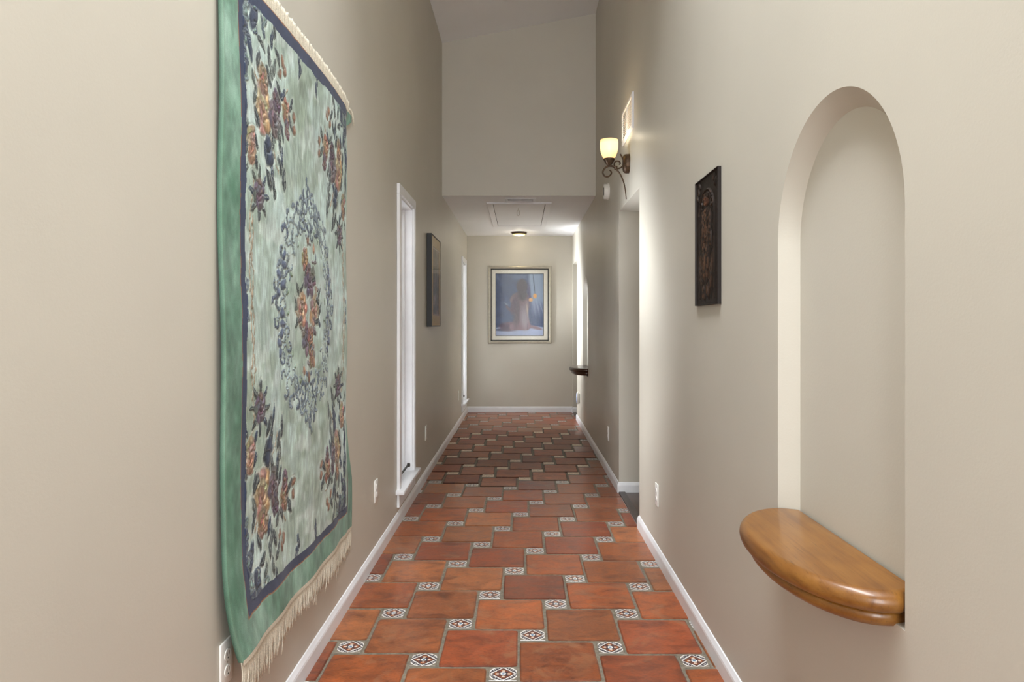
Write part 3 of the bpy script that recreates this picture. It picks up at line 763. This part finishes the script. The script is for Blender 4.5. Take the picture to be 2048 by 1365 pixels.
# ------------------------------------------------------------------ niche shelves
def shelf(yc, mat, label, top=0.730):
    root = thing('niche_shelf', label, 'shelf', (XR, yc, top), RZ_R, 'half-round wooden niche shelves')
    A, Pp = 0.309, 0.180
    def solid(prof, name):
        bm = bmesh.new(); n = 56; rings = []
        for ins, z in prof:
            ring = [bm.verts.new(((A - ins) * math.cos(PI * k / n), 0.0005 + (Pp - ins) * math.sin(PI * k / n) ** 0.92 if 0 < k < n else 0.0005, z)) for k in range(n + 1)]
            d = -(NDEP - 0.006)
            ring += [bm.verts.new((-(A - NSPL + 0.003), d, z)), bm.verts.new(((A - NSPL + 0.003), d, z))]
            rings.append(ring)
        m = len(rings[0])
        for a, b in zip(rings, rings[1:]):
            for k in range(m): bm.faces.new((a[k], a[(k + 1) % m], b[(k + 1) % m], b[k]))
        bm.faces.new(rings[0]); bm.faces.new(rings[-1][::-1])
        return bobj(name, bm, mat, root, True, 55)
    nose = [(0.024 - 0.024 * math.sin(a), 0.022 * math.cos(a) - 0.022) for a in [PI * k / 12 for k in range(13)]]
    solid(nose, 'board')
    cove = [(0.030, -0.0442), (0.024, -0.050), (0.023, -0.058), (0.026, -0.066), (0.034, -0.074), (0.046, -0.079)]
    solid(cove, 'molding')
    return root
shelf(NICHES[0][0], M['oak'], 'honey oak half-round shelf jutting from the large arched niche')
shelf(NICHES[1][0], M['walnut'], 'small dark walnut half-round shelf in the far arched niche, beside the end doorway', 0.755)

# ------------------------------------------------------------------ coloured relief / picture panels
def grid_panel(name, w, h, nx, ny, func, mat, parent, y0=0.0, back=None, smooth=False):
    """local x-z panel centred on the origin; func(S,T) -> (colour, height); S,T in metres"""
    S, T = np.meshgrid(np.linspace(-w / 2, w / 2, nx + 1), np.linspace(-h / 2, h / 2, ny + 1))
    col, hg = func(S, T)
    P = np.stack([S, y0 + hg, T], -1).reshape(-1, 3)
    idx = np.arange((nx + 1) * (ny + 1)).reshape(ny + 1, nx + 1)
    F = np.stack([idx[:-1, :-1], idx[1:, :-1], idx[1:, 1:], idx[:-1, 1:]], -1).reshape(-1, 4).tolist()
    if back is not None:
        rim = list(idx[0, :]) + list(idx[1:, -1]) + list(idx[-1, -2::-1]) + list(idx[-2:0:-1, 0]); L = len(rim)
        bk = P[rim].copy(); bk[:, 1] = back; b = len(P)
        for i in range(L): F.append([rim[i], rim[(i + 1) % L], b + (i + 1) % L, b + i])
        F.append([b + i for i in range(L)])
        P = np.vstack([P, bk]); cl = np.vstack([lin_np(col.reshape(-1, 3)), np.tile(np.array(lin(tuple(col[0, 0]))), (L, 1))])
    else: cl = lin_np(col.reshape(-1, 3))
    me = bpy.data.meshes.new(name); me.from_pydata(P.tolist(), [], F); me.materials.append(mat)
    if smooth: me.polygons.foreach_set('use_smooth', [len(p.vertices) == 4 for p in me.polygons])
    ca = me.color_attributes.new('Col', 'FLOAT_COLOR', 'POINT'); arr = np.ones((len(P), 4)); arr[:, :3] = cl
    ca.data.foreach_set('color', arr.ravel()); me.update()
    o = bpy.data.objects.new(name, me); C.objects.link(o)
    if parent is not None: o.parent = parent
    return o
def blob(S, T, cx, cy, rx, ry, ang=0.0, soft=0.25):
    ca, sa = math.cos(ang), math.sin(ang); x, y = S - cx, T - cy
    r = np.hypot((x * ca + y * sa) / rx, (-x * sa + y * ca) / ry)
    return np.clip((1 + soft - r) / (2 * soft), 0, 1)
def nz(shape, n, m, seed):
    r = np.random.default_rng(seed); g = r.random((m + 2, n + 2)); u = np.linspace(0, n, shape[1]); v = np.linspace(0, m, shape[0])
    iu, iv = u.astype(int), v.astype(int); fu, fv = u - iu, (v - iv)
    fu = fu * fu * (3 - 2 * fu); fv = (fv * fv * (3 - 2 * fv))[:, None]
    return (g[np.ix_(iv, iu)] * (1 - fu) + g[np.ix_(iv, iu + 1)] * fu) * (1 - fv) + (g[np.ix_(iv + 1, iu)] * (1 - fu) + g[np.ix_(iv + 1, iu + 1)] * fu) * fv

# ---- framed figure picture on the end wall (frame / liner / mat / print / glass)
FW, FH = 0.888, 1.088
pz = CAMH + (648 - 610) * YB / 1365
pic = thing('framed_picture', 'silver-framed blue picture of a seated figure seen from behind, on the end wall', 'picture', ((1039.3 - 1043) * YB / 1365, YB, pz), RZ_B)
bm = bmesh.new(); rect_loft(bm, FW, FH, [(0, 0.001), (0, 0.016), (0.006, 0.026), (0.016, 0.030), (0.020, 0.024), (0.030, 0.026), (0.040, 0.020), (0.040, 0.006)])
bobj('frame', bm, M['silver'], pic)
bm = bmesh.new(); rect_loft(bm, FW - 0.080, FH - 0.080, [(0, 0.006), (0, 0.021), (0.012, 0.021), (0.012, 0.006)]); bobj('liner', bm, M['black'], pic)
bm = bmesh.new(); rect_loft(bm, FW - 0.104, FH - 0.104, [(-0.006, 0.009), (0.056, 0.009), (0.056, 0.004)]); mb = bobj('mat_board', bm, M['mat_board'], pic)
bm = bmesh.new(); rect_loft(bm, FW - 0.216, FH - 0.216, [(-0.001, 0.0092), (-0.001, 0.0104), (0.006, 0.0104), (0.006, 0.006)]); bobj('mat_bevel', bm, M['black'], pic)
def figure_art(S, T):
    # S grows towards the viewer's left because the panel faces the camera: flip it
    w, h = FW - 0.21, FH - 0.21
    X = (0.5 - S / w); Y = (0.5 - T / h)            # 0..1 from the left / from the top
    n = nz(S.shape, 9, 12, 1) * 0.6 + nz(S.shape, 40, 50, 2) * 0.4
    col = np.empty(S.shape + (3,)); col[:] = (74, 86, 116)
    col *= (0.86 + 0.28 * n)[..., None]
    def lay(m, c, k=1.0):
        m = (m * k)[..., None]; col[:] = col * (1 - m) + np.array(c) * m
    lay(np.clip((X - 0.66 - 0.10 * np.clip(Y - 0.1, 0, 1)) / 0.06, 0, 1) * np.clip((0.72 - Y) / 0.3, 0, 1), (138, 156, 182))  # paler right part: a glass reflection painted into the print
    lay(np.clip((0.13 - Y) / 0.05, 0, 1) * np.clip((0.7 - X) / 0.1, 0, 1) * (nz(S.shape, 6, 3, 4) > 0.45), (104, 118, 146), 0.6)
    lay(np.clip((Y - 0.86 + 0.02 * np.sin(X * 9)) / 0.02, 0, 1), (166, 178, 208))
    lay(blob(X, Y, 0.16, 0.90, 0.17, 0.022), (70, 74, 96), 0.8)
    # curtain strands at the right
    for i in range(7):
        x0 = 0.76 + 0.03 * i
        m = np.clip(1 - np.abs(X - x0 - (Y - 0.45) * (0.10 + 0.06 * i)) / 0.010, 0, 1) * np.clip((Y - 0.42) / 0.08, 0, 1) * np.clip((0.72 - Y) / 0.12, 0, 1)
        lay(m, (176, 178, 206) if i % 2 else (110, 108, 150), 0.7)
    skin, sh, lt = (128, 112, 118), (92, 80, 92), (158, 148, 158)
    lay(blob(X, Y, 0.30, 0.845, 0.21, 0.075, -0.06), (112, 88, 104))            # folded leg
    lay(blob(X, Y, 0.20, 0.85, 0.11, 0.05, 0.2), (74, 62, 82), 0.7)
    lay(blob(X, Y, 0.80, 0.86, 0.16, 0.026, 0.20), (138, 118, 128))             # other lower leg
    ky = [0.28, 0.35, 0.42, 0.52, 0.62, 0.70, 0.76, 0.82, 0.87, 0.905]
    kc = [0.54, 0.51, 0.50, 0.52, 0.535, 0.545, 0.54, 0.52, 0.505, 0.50]; kw = [0.07, 0.17, 0.205, 0.18, 0.148, 0.138, 0.165, 0.205, 0.225, 0.17]
    cxx, ww = np.interp(Y, ky, kc), np.interp(Y, ky, kw)
    body = np.clip((ww - np.abs(X - cxx)) / 0.02 + 0.5, 0, 1) * np.clip((Y - 0.28) / 0.04, 0, 1) * np.clip((0.912 - Y) / 0.014, 0, 1)
    lay(body, skin)
    lay(body * np.clip((0.45 - Y) / 0.12, 0, 1), (108, 94, 104), 0.8)
    lay(body * np.clip((Y - 0.74) / 0.1, 0, 1), (140, 112, 122), 0.7)
    lay(blob(X, Y, 0.37, 0.52, 0.055, 0.13, 0.25), (94, 80, 94))                # arm
    lay(blob(X, Y, 0.27, 0.56, 0.075, 0.022, 0.7), (102, 90, 106)); lay(blob(X, Y, 0.23, 0.49, 0.05, 0.012, 0.4), (128, 138, 158))
    lay(blob(X, Y, 0.43, 0.62, 0.07, 0.24, 0.05, 0.4), sh, 0.75)
    lay(blob(X, Y, 0.60, 0.72, 0.075, 0.16, -0.1, 0.5), lt, 0.9)
    lay(blob(X, Y, 0.655, 0.57, 0.012, 0.09, -0.1, 0.5), (196, 178, 160), 0.8)
    lay(blob(X, Y, 0.665, 0.85, 0.007, 0.05, 0, 0.4), (92, 78, 90), 0.8)
    lay(blob(X, Y, 0.55, 0.21, 0.115, 0.125, 0.0, 0.15), (84, 78, 86))          # hair
    lay(blob(X, Y, 0.56, 0.33, 0.09, 0.10, 0.0, 0.3), (92, 86, 92)); lay(blob(X, Y, 0.70, 0.34, 0.03, 0.17, -0.1, 0.5), (96, 84, 110), 0.7)
    lay(blob(X, Y, 0.795, 0.17, 0.009, 0.14, -0.13, 0.4), (62, 78, 92))
    lay(blob(X, Y, 0.815, 0.36, 0.040, 0.036), (226, 170, 98)); lay(blob(X, Y, 0.73, 0.42, 0.044, 0.03), (222, 172, 120))  # orange lamp reflections painted into the print
    return col, np.zeros(S.shape)
grid_panel('print', FW - 0.212, FH - 0.212, 150, 190, figure_art, M['art'], pic, 0.0055)
boxo('glazing', M['ar_glass'], pic, -(FW - 0.10) / 2, (FW - 0.10) / 2, 0.0125, 0.0145, -(FH - 0.10) / 2, (FH - 0.10) / 2)

# ---- black framed picture on the left wall between the windows
lw, lh = 0.60, 0.752
lp = thing('framed_picture', 'black-framed dark abstract picture with tan mat on the wall between the windows', 'picture', (XL + 0.002, 5.77, 1.587), RZ_L)
bm = bmesh.new(); rect_loft(bm, lw, lh, [(0, 0.001), (0, 0.040), (0.008, 0.041), (0.010, 0.040), (0.010, 0.030)]); bobj('frame', bm, M['black'], lp)
bm = bmesh.new(); rect_loft(bm, lw - 0.02, lh - 0.02, [(0, 0.0380), (0.085, 0.0380), (0.085, 0.034)]); bobj('mat_board', bm, M['tan_mat'], lp)
bm = bmesh.new(); rect_loft(bm, lw - 0.19, lh - 0.19, [(-0.002, 0.0381), (-0.002, 0.0390), (0.012, 0.0390), (0.012, 0.036)]); bobj('fillet', bm, plain('antique_gold', (120, 92, 58), 0.4, 0.5), lp)
def abstract_art(S, T):
    a = nz(S.shape, 5, 9, 31); b = nz(S.shape, 16, 30, 32); c = nz(S.shape, 8, 4, 33)
    col = np.array((92, 74, 62)) * (0.7 + 0.6 * b)[..., None]
    m = np.clip(1 - np.abs(S + 0.03 * np.sin(T * 14) - 0.01) / 0.06, 0, 1) * np.clip((0.16 - np.abs(T + 0.06)) / 0.08, 0, 1)
    col = col * (1 - 0.8 * m[..., None]) + np.array((112, 96, 124)) * 0.8 * m[..., None]
    d = np.clip((a - 0.55) / 0.15, 0, 1)[..., None]; col = col * (1 - d * 0.7) + np.array((48, 38, 36)) * d * 0.7
    e = np.clip((c - 0.7) / 0.1, 0, 1)[..., None]; col = col * (1 - e * 0.5) + np.array((166, 140, 108)) * e * 0.5
    return col, np.zeros(S.shape)
grid_panel('print', lw - 0.19, lh - 0.19, 60, 90, abstract_art, M['art'], lp, 0.0366)
boxo('glazing', M['ar_glass'], lp, -(lw - 0.03) / 2, (lw - 0.03) / 2, 0.0393, 0.0399, -(lh - 0.03) / 2, (lh - 0.03) / 2)

# ---- carved dark wood panel on the right wall
cw, ch = 0.318, 0.492
cp = thing('carved_wall_art', 'dark carved wooden relief panel of a standing figure, on the wall before the arched niche', 'wall art', (XR, 2.59, 1.552), RZ_R)
def carving(S, T):
    x, y = S / (cw / 2), T / (ch / 2)
    hmap = np.zeros(S.shape)
    def add(m, k):
        nonlocal hmap; hmap = np.maximum(hmap, m * k)
    r = np.hypot(x / 0.62, (y - 0.44) / 0.34)
    add(np.clip(1 - np.abs(r - 1) / 0.07, 0, 1) * (y > 0.40), 0.7)                     # arch above
    add(np.clip(1 - np.abs(np.abs(x) - 0.62) / 0.04, 0, 1) * (y < 0.42) * (y > -0.9), 0.6)
    add(blob(x, y, 0.0, 0.60, 0.15, 0.085), 1.0)                                       # head
    add(blob(x, y, 0.0, 0.69, 0.30, 0.05), 0.7)                                        # headdress
    add(blob(x, y, 0.0, 0.34, 0.26, 0.17), 0.9); add(blob(x, y, 0.0, 0.12, 0.19, 0.12), 0.85)
    add(blob(x, y, -0.30, 0.24, 0.07, 0.20, 0.15), 0.8); add(blob(x, y, 0.30, 0.26, 0.07, 0.22, -0.15), 0.8)
    add(blob(x, y, 0.36, 0.02, 0.06, 0.12, 0.3), 0.7); add(blob(x, y, -0.36, 0.0, 0.06, 0.14, -0.2), 0.7)
    add(blob(x, y, -0.12, -0.30, 0.13, 0.36, 0.05), 0.85); add(blob(x, y, 0.14, -0.30, 0.13, 0.36, -0.08), 0.85)
    add(blob(x, y, -0.40, -0.52, 0.15, 0.34, 0.35), 0.7); add(blob(x, y, 0.42, -0.46, 0.16, 0.30, -0.3), 0.7)
    add(blob(x, y, -0.14, -0.78, 0.07, 0.12), 0.8); add(blob(x, y, 0.20, -0.80, 0.07, 0.12, -0.2), 0.8)
    for q in range(9):
        a = PI * (q + 0.5) / 9; add(blob(x, y, 0.45 * math.cos(a), 0.48 + 0.22 * math.sin(a), 0.06, 0.03, a), 0.6)
    for (u, v) in ((0.72, 0.82), (-0.72, 0.82), (0.78, 0.72), (-0.6, 0.9), (0.6, 0.9)): add(blob(x, y, u, v, 0.08, 0.045, u), 0.6)
    fine = nz(S.shape, 26, 44, 41) * 0.6 + nz(S.shape, 60, 95, 42) * 0.4
    folds = 0.5 + 0.5 * np.sin(x * 46 + 3 * np.sin(y * 9))
    k = np.clip(hmap, 0, 1)
    hmap = hmap * (0.68 + 0.34 * fine) + 0.16 * k * folds + 0.06 * fine
    edge = np.clip(np.minimum(1 - np.abs(x), (1 - np.abs(y)) * ch / cw) / 0.05, 0, 1)
    hg = 0.0135 * (edge < 0.45) + (edge >= 0.45) * (0.0065 + 0.0115 * hmap)
    col = np.array((30, 22, 18)) + np.array((92, 62, 42)) * (np.clip(hmap * edge - 0.35, 0, 1) * (fine > 0.45))[..., None]  # worn ridges, with their shiny highlights painted into the wood colour
    m = (blob(x, y, -0.05, 0.60, 0.13, 0.06) * 0.5)[..., None]; col = col * (1 - m) + np.array((96, 52, 32)) * m
    return col, hg
grid_panel('relief', cw, ch, 130, 200, carving, M['carved'], cp, 0.0, 0.0005)

# ------------------------------------------------------------------ electrical outlets
def outlet(name, loc, rot, label, group, cat='outlet'):
    t = thing(name, label, cat, loc, rot, group)
    bm = bmesh.new(); box(bm, -0.036, 0.036, 0.0003, 0.0065, -0.058, 0.058, 0.0028); bobj('cover_plate', bm, M['plate'], t, True, 50)
    for s in (-1, 1):
        bm = bmesh.new(); lathe(bm, [(0.0175, 0.006), (0.0175, 0.0082), (0.0165, 0.0088)], 24, 'y', 1.0, 0.82, (0, 0, s * 0.0205)); r = bobj('receptacle', bm, M['plate'], t)
        bm = bmesh.new()
        for q in (-1, 1): box(bm, q * 0.0063 - 0.0011, q * 0.0063 + 0.0011, 0.0086, 0.0091, s * 0.0205 - 0.002, s * 0.0205 + 0.007)
        lathe(bm, [(0.0024, 0.0086), (0.0024, 0.0091)], 10, 'y', org=(0, 0, s * 0.0205 - 0.0085)); bobj('slot', bm, M['slot'], r)
    bm = bmesh.new(); lathe(bm, [(0.003, 0.006), (0.0028, 0.0075), (0, 0.0078)], 12, 'y'); bobj('screw', bm, M['silver'], t)
    return t
def copy_tree(o, parent=None):
    c = o.copy(); C.objects.link(c)
    if parent is not None: c.parent = parent
    for ch in list(o.children): copy_tree(ch, c)
    return c
GRP = 'white wall outlets'
o0 = outlet('wall_outlet', (XL, 1.752, 0.366), RZ_L, 'white wall outlet partly hidden under the hanging rug', GRP)
for loc, rot, lab in (((XL, 3.56, 0.364), RZ_L, 'white wall outlet between the hanging rug and the near window'),
                      ((XL, 5.42, 0.369), RZ_L, 'white wall outlet just beyond the near window, below the black-framed picture'),
                      ((XL, 8.22, 0.368), RZ_L, 'tiny white wall outlet close to the far window sill'),
                      ((XR, 3.575, 0.340), RZ_R, 'white wall outlet below the carved panel, near the first doorway'),
                      ((XR, 5.586, 0.336), RZ_R, 'white wall outlet just past the first doorway on the right wall')):
    c = copy_tree(o0); c.location = loc; c.rotation_euler = (0, 0, rot); c['label'] = lab

# plug-in night light under the far shelf
nl = thing('outlet_night_light', 'white plug-in night light with bluish oval face below the dark shelf', 'night light', (XR, 8.38, 0.325), RZ_R)
bm = bmesh.new(); box(bm, -0.038, 0.038, 0.0003, 0.006, -0.062, 0.062, 0.003); bobj('cover_plate', bm, M['plate'], nl, True, 50)
bm = bmesh.new(); lathe(bm, [(0.9, 0.006), (1.0, 0.014), (1.0, 0.024), (0.94, 0.030)], 32, 'y', 0.048, 0.078); bobj('body', bm, M['plate'], nl, True, 40)
bm = bmesh.new(); lathe(bm, [(0.88, 0.0295), (0.82, 0.036), (0.5, 0.041), (0, 0.043)], 32, 'y', 0.048, 0.078); bobj('lens', bm, M['blue'], nl, True)

# ------------------------------------------------------------------ wall sconce
SY, SZ = 4.52, 2.2955
sc = thing('wall_sconce', 'lit bronze scroll wall sconce with amber glass shade above the first doorway', 'wall lamp', (XR, SY, SZ), RZ_R)
bm = bmesh.new(); lathe(bm, [(1.0, 0.0005), (1.0, 0.018), (0.95, 0.03), (0.80, 0.039), (0.4, 0.043), (0, 0.043)], 36, 'y', 0.052, 0.0645); bobj('backplate', bm, M['bronze'], sc, True, 45)
def arm(name, pts, r0, r1, knob=False):
    bm = bmesh.new(); P = catmull([(0, d, h) for d, h in pts], 9); tube(bm, P, r0, r1, 10)
    return bobj(name, bm, M['bronze'], sc, True, 60)
arm('scroll', [(0.084, -0.027), (0.110, -0.0165), (0.131, -0.0150), (0.150, -0.022), (0.166, -0.038), (0.1735, -0.060), (0.162, -0.0815), (0.140, -0.086), (0.121, -0.072), (0.117, -0.055), (0.129, -0.042)], 0.0068, 0.0045)
arm('tail', [(0.088, -0.028), (0.075, -0.048), (0.058, -0.071), (0.040, -0.111), (0.0273, -0.158), (0.018, -0.235)], 0.0065, 0.003)
arm('arm', [(0.058, 0.064), (0.0437, 0.038), (0.036, 0.0055), (0.047, -0.020), (0.070, -0.031), (0.091, -0.020), (0.098, 0.001), (0.087, 0.016), (0.067, 0.016), (0.058, 0.004), (0.0655, -0.006)], 0.0052, 0.0045)
bm = bmesh.new(); box(bm, -0.009, 0.009, 0.076, 0.098, -0.040, -0.014, 0.005); bobj('knot', bm, M['bronze'], sc, True, 40)
bm = bmesh.new(); lathe(bm, [(0.0, -0.016), (0.008, -0.0135), (0.016, -0.008), (0.030, 0.012), (0.038, 0.028), (0.0385, 0.033), (0.034, 0.033), (0.026, 0.014), (0.0, 0.0)], 32, org=(0, 0.132, 0)); bobj('cup', bm, M['bronze'], sc, True, 50)
bm = bmesh.new()
outer = [(0.034, 0.030), (0.046, 0.052), (0.055, 0.078), (0.0605, 0.108), (0.0608, 0.135), (0.058, 0.1565)]
lathe(bm, outer + [(0.0555, 0.1565)] + [(r - 0.004, h + 0.003) for r, h in outer[-2:0:-1]] + [(0.0, 0.034)], 40, org=(0, 0.132, 0))
sh = bobj('shade', bm, M['shade'], sc, True, 60)

# ------------------------------------------------------------------ smoke alarm
al = thing('smoke_alarm', 'round white smoke alarm with dark slots on the right wall beyond the sconce', 'smoke alarm', (XR, 5.56, 2.312), RZ_R)
bm = bmesh.new(); lathe(bm, [(0.066, 0.0005), (0.067, 0.010), (0.064, 0.014)], 40, 'y'); bobj('base', bm, M['plate'], al, True, 40)
bm = bmesh.new(); lathe(bm, [(0.062, 0.013), (0.062, 0.036), (0.057, 0.043), (0.040, 0.046), (0, 0.047)], 40, 'y'); cv = bobj('cover', bm, M['plate'], al, True, 40)
for k in range(6):
    a = -0.5 + 0.2 * k
    boxo('slot', M['slot'], cv, -0.040, 0.006, 0.0452, 0.0474, -0.034 + 0.0105 * k, -0.0265 + 0.0105 * k)

# ------------------------------------------------------------------ return-air grille on the right wall
vg = thing('wall_vent', 'white louvred vent grille high on the right wall above the sconce', 'vent', (XR, 4.545, 2.592), RZ_R)
vw, vh = 0.45, 0.235
bm = bmesh.new(); rect_loft(bm, vw, vh, [(0, 0.0005), (0, 0.006), (0.006, 0.012), (0.026, 0.014), (0.030, 0.006), (0.030, 0.002)]); bobj('frame', bm, M['trim'], vg)
bm = bmesh.new(); box(bm, -vw / 2 + 0.028, vw / 2 - 0.028, 0.0005, 0.0015, -vh / 2 + 0.028, vh / 2 - 0.028); bobj('backing', bm, M['grey_slot'], vg)
bm = bmesh.new(); box(bm, -0.005, 0.005, 0.002, 0.013, -vh / 2 + 0.03, vh / 2 - 0.03); bobj('divider', bm, M['trim'], vg)
for k in range(11):
    z = -vh / 2 + 0.037 + k * (vh - 0.074) / 10
    bm = bmesh.new(); box(bm, -vw / 2 + 0.030, vw / 2 - 0.030, -0.0055, 0.0055, -0.0008, 0.0008)
    bmesh.ops.rotate(bm, verts=bm.verts[:], cent=(0, 0, 0), matrix=Matrix.Rotation(math.radians(-38), 3, 'X')); bmesh.ops.translate(bm, verts=bm.verts[:], vec=(0, 0.0075, z))
    bobj('louvre', bm, M['trim'], vg)

# ------------------------------------------------------------------ low ceiling: hatch, register, lamp
ht = thing('ceiling_hatch', 'white attic hatch panel with pull ring in the low ceiling', 'hatch', (-0.025, 7.735, ZLOW), 0)
hwid, hlen = 0.66, 1.66
def ring_down(bm, w, l, prof):
    loops = []
    for i, d in prof:
        x, y = w / 2 - i, l / 2 - i
        loops.append([bm.verts.new(c) for c in ((-x, -y, -d), (x, -y, -d), (x, y, -d), (-x, y, -d))])
    for a, b in zip(loops, loops[1:]):
        for k in range(4): bm.faces.new((a[k], a[(k + 1) % 4], b[(k + 1) % 4], b[k]))
bm = bmesh.new(); ring_down(bm, hwid, hlen, [(0, 0.0005), (0, 0.012), (0.004, 0.015), (0.056, 0.013), (0.060, 0.010), (0.060, 0.0008)]); bobj('casing', bm, M['ceil'], ht)
boxo('panel', M['ceil'], ht, -hwid / 2 + 0.066, hwid / 2 - 0.066, -hlen / 2 + 0.066, hlen / 2 - 0.070, -0.008, -0.001)
boxo('gap', M['slot'], ht, -hwid / 2 + 0.0595, hwid / 2 - 0.0595, -hlen / 2 + 0.0595, hlen / 2 - 0.0595, -0.0018, -0.0006)
bm = bmesh.new()
ry = 7.2 - 7.735
tube(bm, [Vector((-0.008, ry, -0.008)), Vector((-0.008, ry, -0.030))], 0.0012, 0.0012, 6)
tube(bm, [Vector((-0.008 + 0.015 * math.sin(a), ry, -0.060 + 0.030 * math.cos(a))) for a in [2 * PI * k / 28 for k in range(29)]], 0.0017, 0.0017, 6)
bobj('pull_ring', bm, M['silver'], ht, True)
cr = thing('ceiling_register', 'small white ceiling air register in front of the attic hatch', 'vent', (-0.012, 6.765, ZLOW), 0)
bm = bmesh.new(); ring_down(bm, 0.30, 0.205, [(0, 0.0005), (0, 0.004), (0.004, 0.008), (0.022, 0.010), (0.026, 0.004)]); bobj('frame', bm, M['trim'], cr)
boxo('backing', M['grey_slot'], cr, -0.126, 0.126, -0.078, 0.078, -0.0022, -0.0006)
for k in range(9):
    yk = -0.068 + k * 0.017
    bm = bmesh.new(); box(bm, -0.124, 0.124, -0.006, 0.006, -0.0006, 0.0006)
    bmesh.ops.rotate(bm, verts=bm.verts[:], cent=(0, 0, 0), matrix=Matrix.Rotation(math.radians(35 if k < 5 else -35), 3, 'X')); bmesh.ops.translate(bm, verts=bm.verts[:], vec=(0, yk, -0.0065))
    bobj('louvre', bm, M['trim'], cr)
boxo('damper_lever', M['trim'], cr, -0.004, 0.004, -0.085, -0.05, -0.016, -0.0095)
LY = 9.17
cl = thing('ceiling_lamp', 'small lit flush ceiling lamp with bronze ring near the end wall', 'ceiling lamp', (-0.031, LY, ZLOW), 0)
bm = bmesh.new(); lathe(bm, [(0.080, -0.0005), (0.102, -0.004), (0.104, -0.014), (0.096, -0.024), (0.086, -0.028), (0.084, -0.020)], 40); bobj('ring', bm, M['bronze'], cl, True, 50)
bm = bmesh.new(); lathe(bm, [(0.086, -0.020), (0.080, -0.032), (0.062, -0.042), (0.035, -0.048), (0, -0.050)], 40); bobj('dome', bm, M['dome'], cl, True)

# ------------------------------------------------------------------ light
W = bpy.data.worlds.new('World'); bpy.context.scene.world = W; W.use_nodes = True
W.node_tree.nodes['Background'].inputs['Color'].default_value = (0.93, 0.97, 1.0, 1); W.node_tree.nodes['Background'].inputs['Strength'].default_value = 2.2
def area(name, loc, rot, sx, sy, power, col=(1, 1, 1)):
    l = bpy.data.lights.new(name, 'AREA'); l.shape = 'RECTANGLE'; l.size = sx; l.size_y = sy; l.energy = power; l.color = col
    o = bpy.data.objects.new(name, l); C.objects.link(o); o.location = loc; o.rotation_euler = rot; return o
area('added_rear_lamp', (-0.02, YF - 0.12, 1.68), (PI / 2, 0, 0), 1.2, 2.8, 86, (0.95, 0.975, 1.0))  # lamp added outside the rear opening to brighten the near walls
area('added_skylight_lamp', (-0.02, (ADDED_SKY[2] + ADDED_SKY[3]) / 2, 4.55), (0, 0, 0), 0.85, 3.0, 150, (0.93, 0.965, 1.0))  # lamp added over the unseen skylight to brighten the hall
def aimed(name, loc, d, sx, sy, power, col):
    o = area(name, loc, (0, 0, 0), sx, sy, power, col); o.rotation_euler = Vector(d).to_track_quat('-Z', 'Y').to_euler(); return o
# sky light at both narrow windows, plus added upward fill lamps for the ceilings
for (a, b), sky_w, up_lamp_w, ang in ((WINS[0], 50, 280, 0.42), (WINS[1], 75, 300, 0.36)):
    cy = (a + b) / 2; ca, sa = math.cos(ang), math.sin(ang)
    o = aimed('sky_daylight', (XL - 0.75, cy + 0.62 * math.tan(ang), 2.05), (ca, -sa, -0.95), 0.7, 1.3, sky_w, (0.97, 0.985, 1.0))
    o.data.spread = math.radians(110)
    e, spread = (1.08, 80) if ang == 0.42 else (0.95, 95)
    o = aimed('added_up_lamp', (XL - 0.62, cy + 0.55 * math.tan(ang), 1.05 - 0.62 * math.tan(e)), (math.cos(e) * ca, -math.cos(e) * sa, math.sin(e)), 1.0, 1.0, up_lamp_w, (0.92, 0.96, 1.0))  # added lamp aimed upward through the window to lift the ceiling
    o.data.spread = math.radians(spread)
def point(name, loc, power, col, r):
    l = bpy.data.lights.new(name, 'POINT'); l.energy = power; l.color = col; l.shadow_soft_size = r
    o = bpy.data.objects.new(name, l); C.objects.link(o); o.location = loc; return o
point('sconce_bulb', (XR - 0.132, SY, SZ + 0.160), 1.5, (1.0, 0.86, 0.62), 0.02)
point('ceiling_bulb', (-0.031, LY, ZLOW - 0.085), 1.2, (1.0, 0.88, 0.68), 0.03)

# ------------------------------------------------------------------ camera
cam = bpy.data.cameras.new('camera'); co = bpy.data.objects.new('camera', cam); C.objects.link(co)
co.location = (0, 0, CAMH); co.rotation_euler = (PI / 2, 0, 0)
cam.sensor_width = 36; cam.lens = 36 * 1365 / 2048; cam.shift_x = -19 / 2048; cam.shift_y = -34.5 / 2048; cam.clip_start = 0.05
S = bpy.context.scene; S.camera = co
S.view_settings.view_transform = 'Standard'; S.view_settings.look = 'None'; S.view_settings.gamma = 1.0; S.view_settings.use_curve_mapping = False
S.view_settings.exposure = 0.47
S.cycles.max_bounces = 12; S.cycles.diffuse_bounces = 8; S.cycles.transparent_max_bounces = 12
S.cycles.use_denoising = True
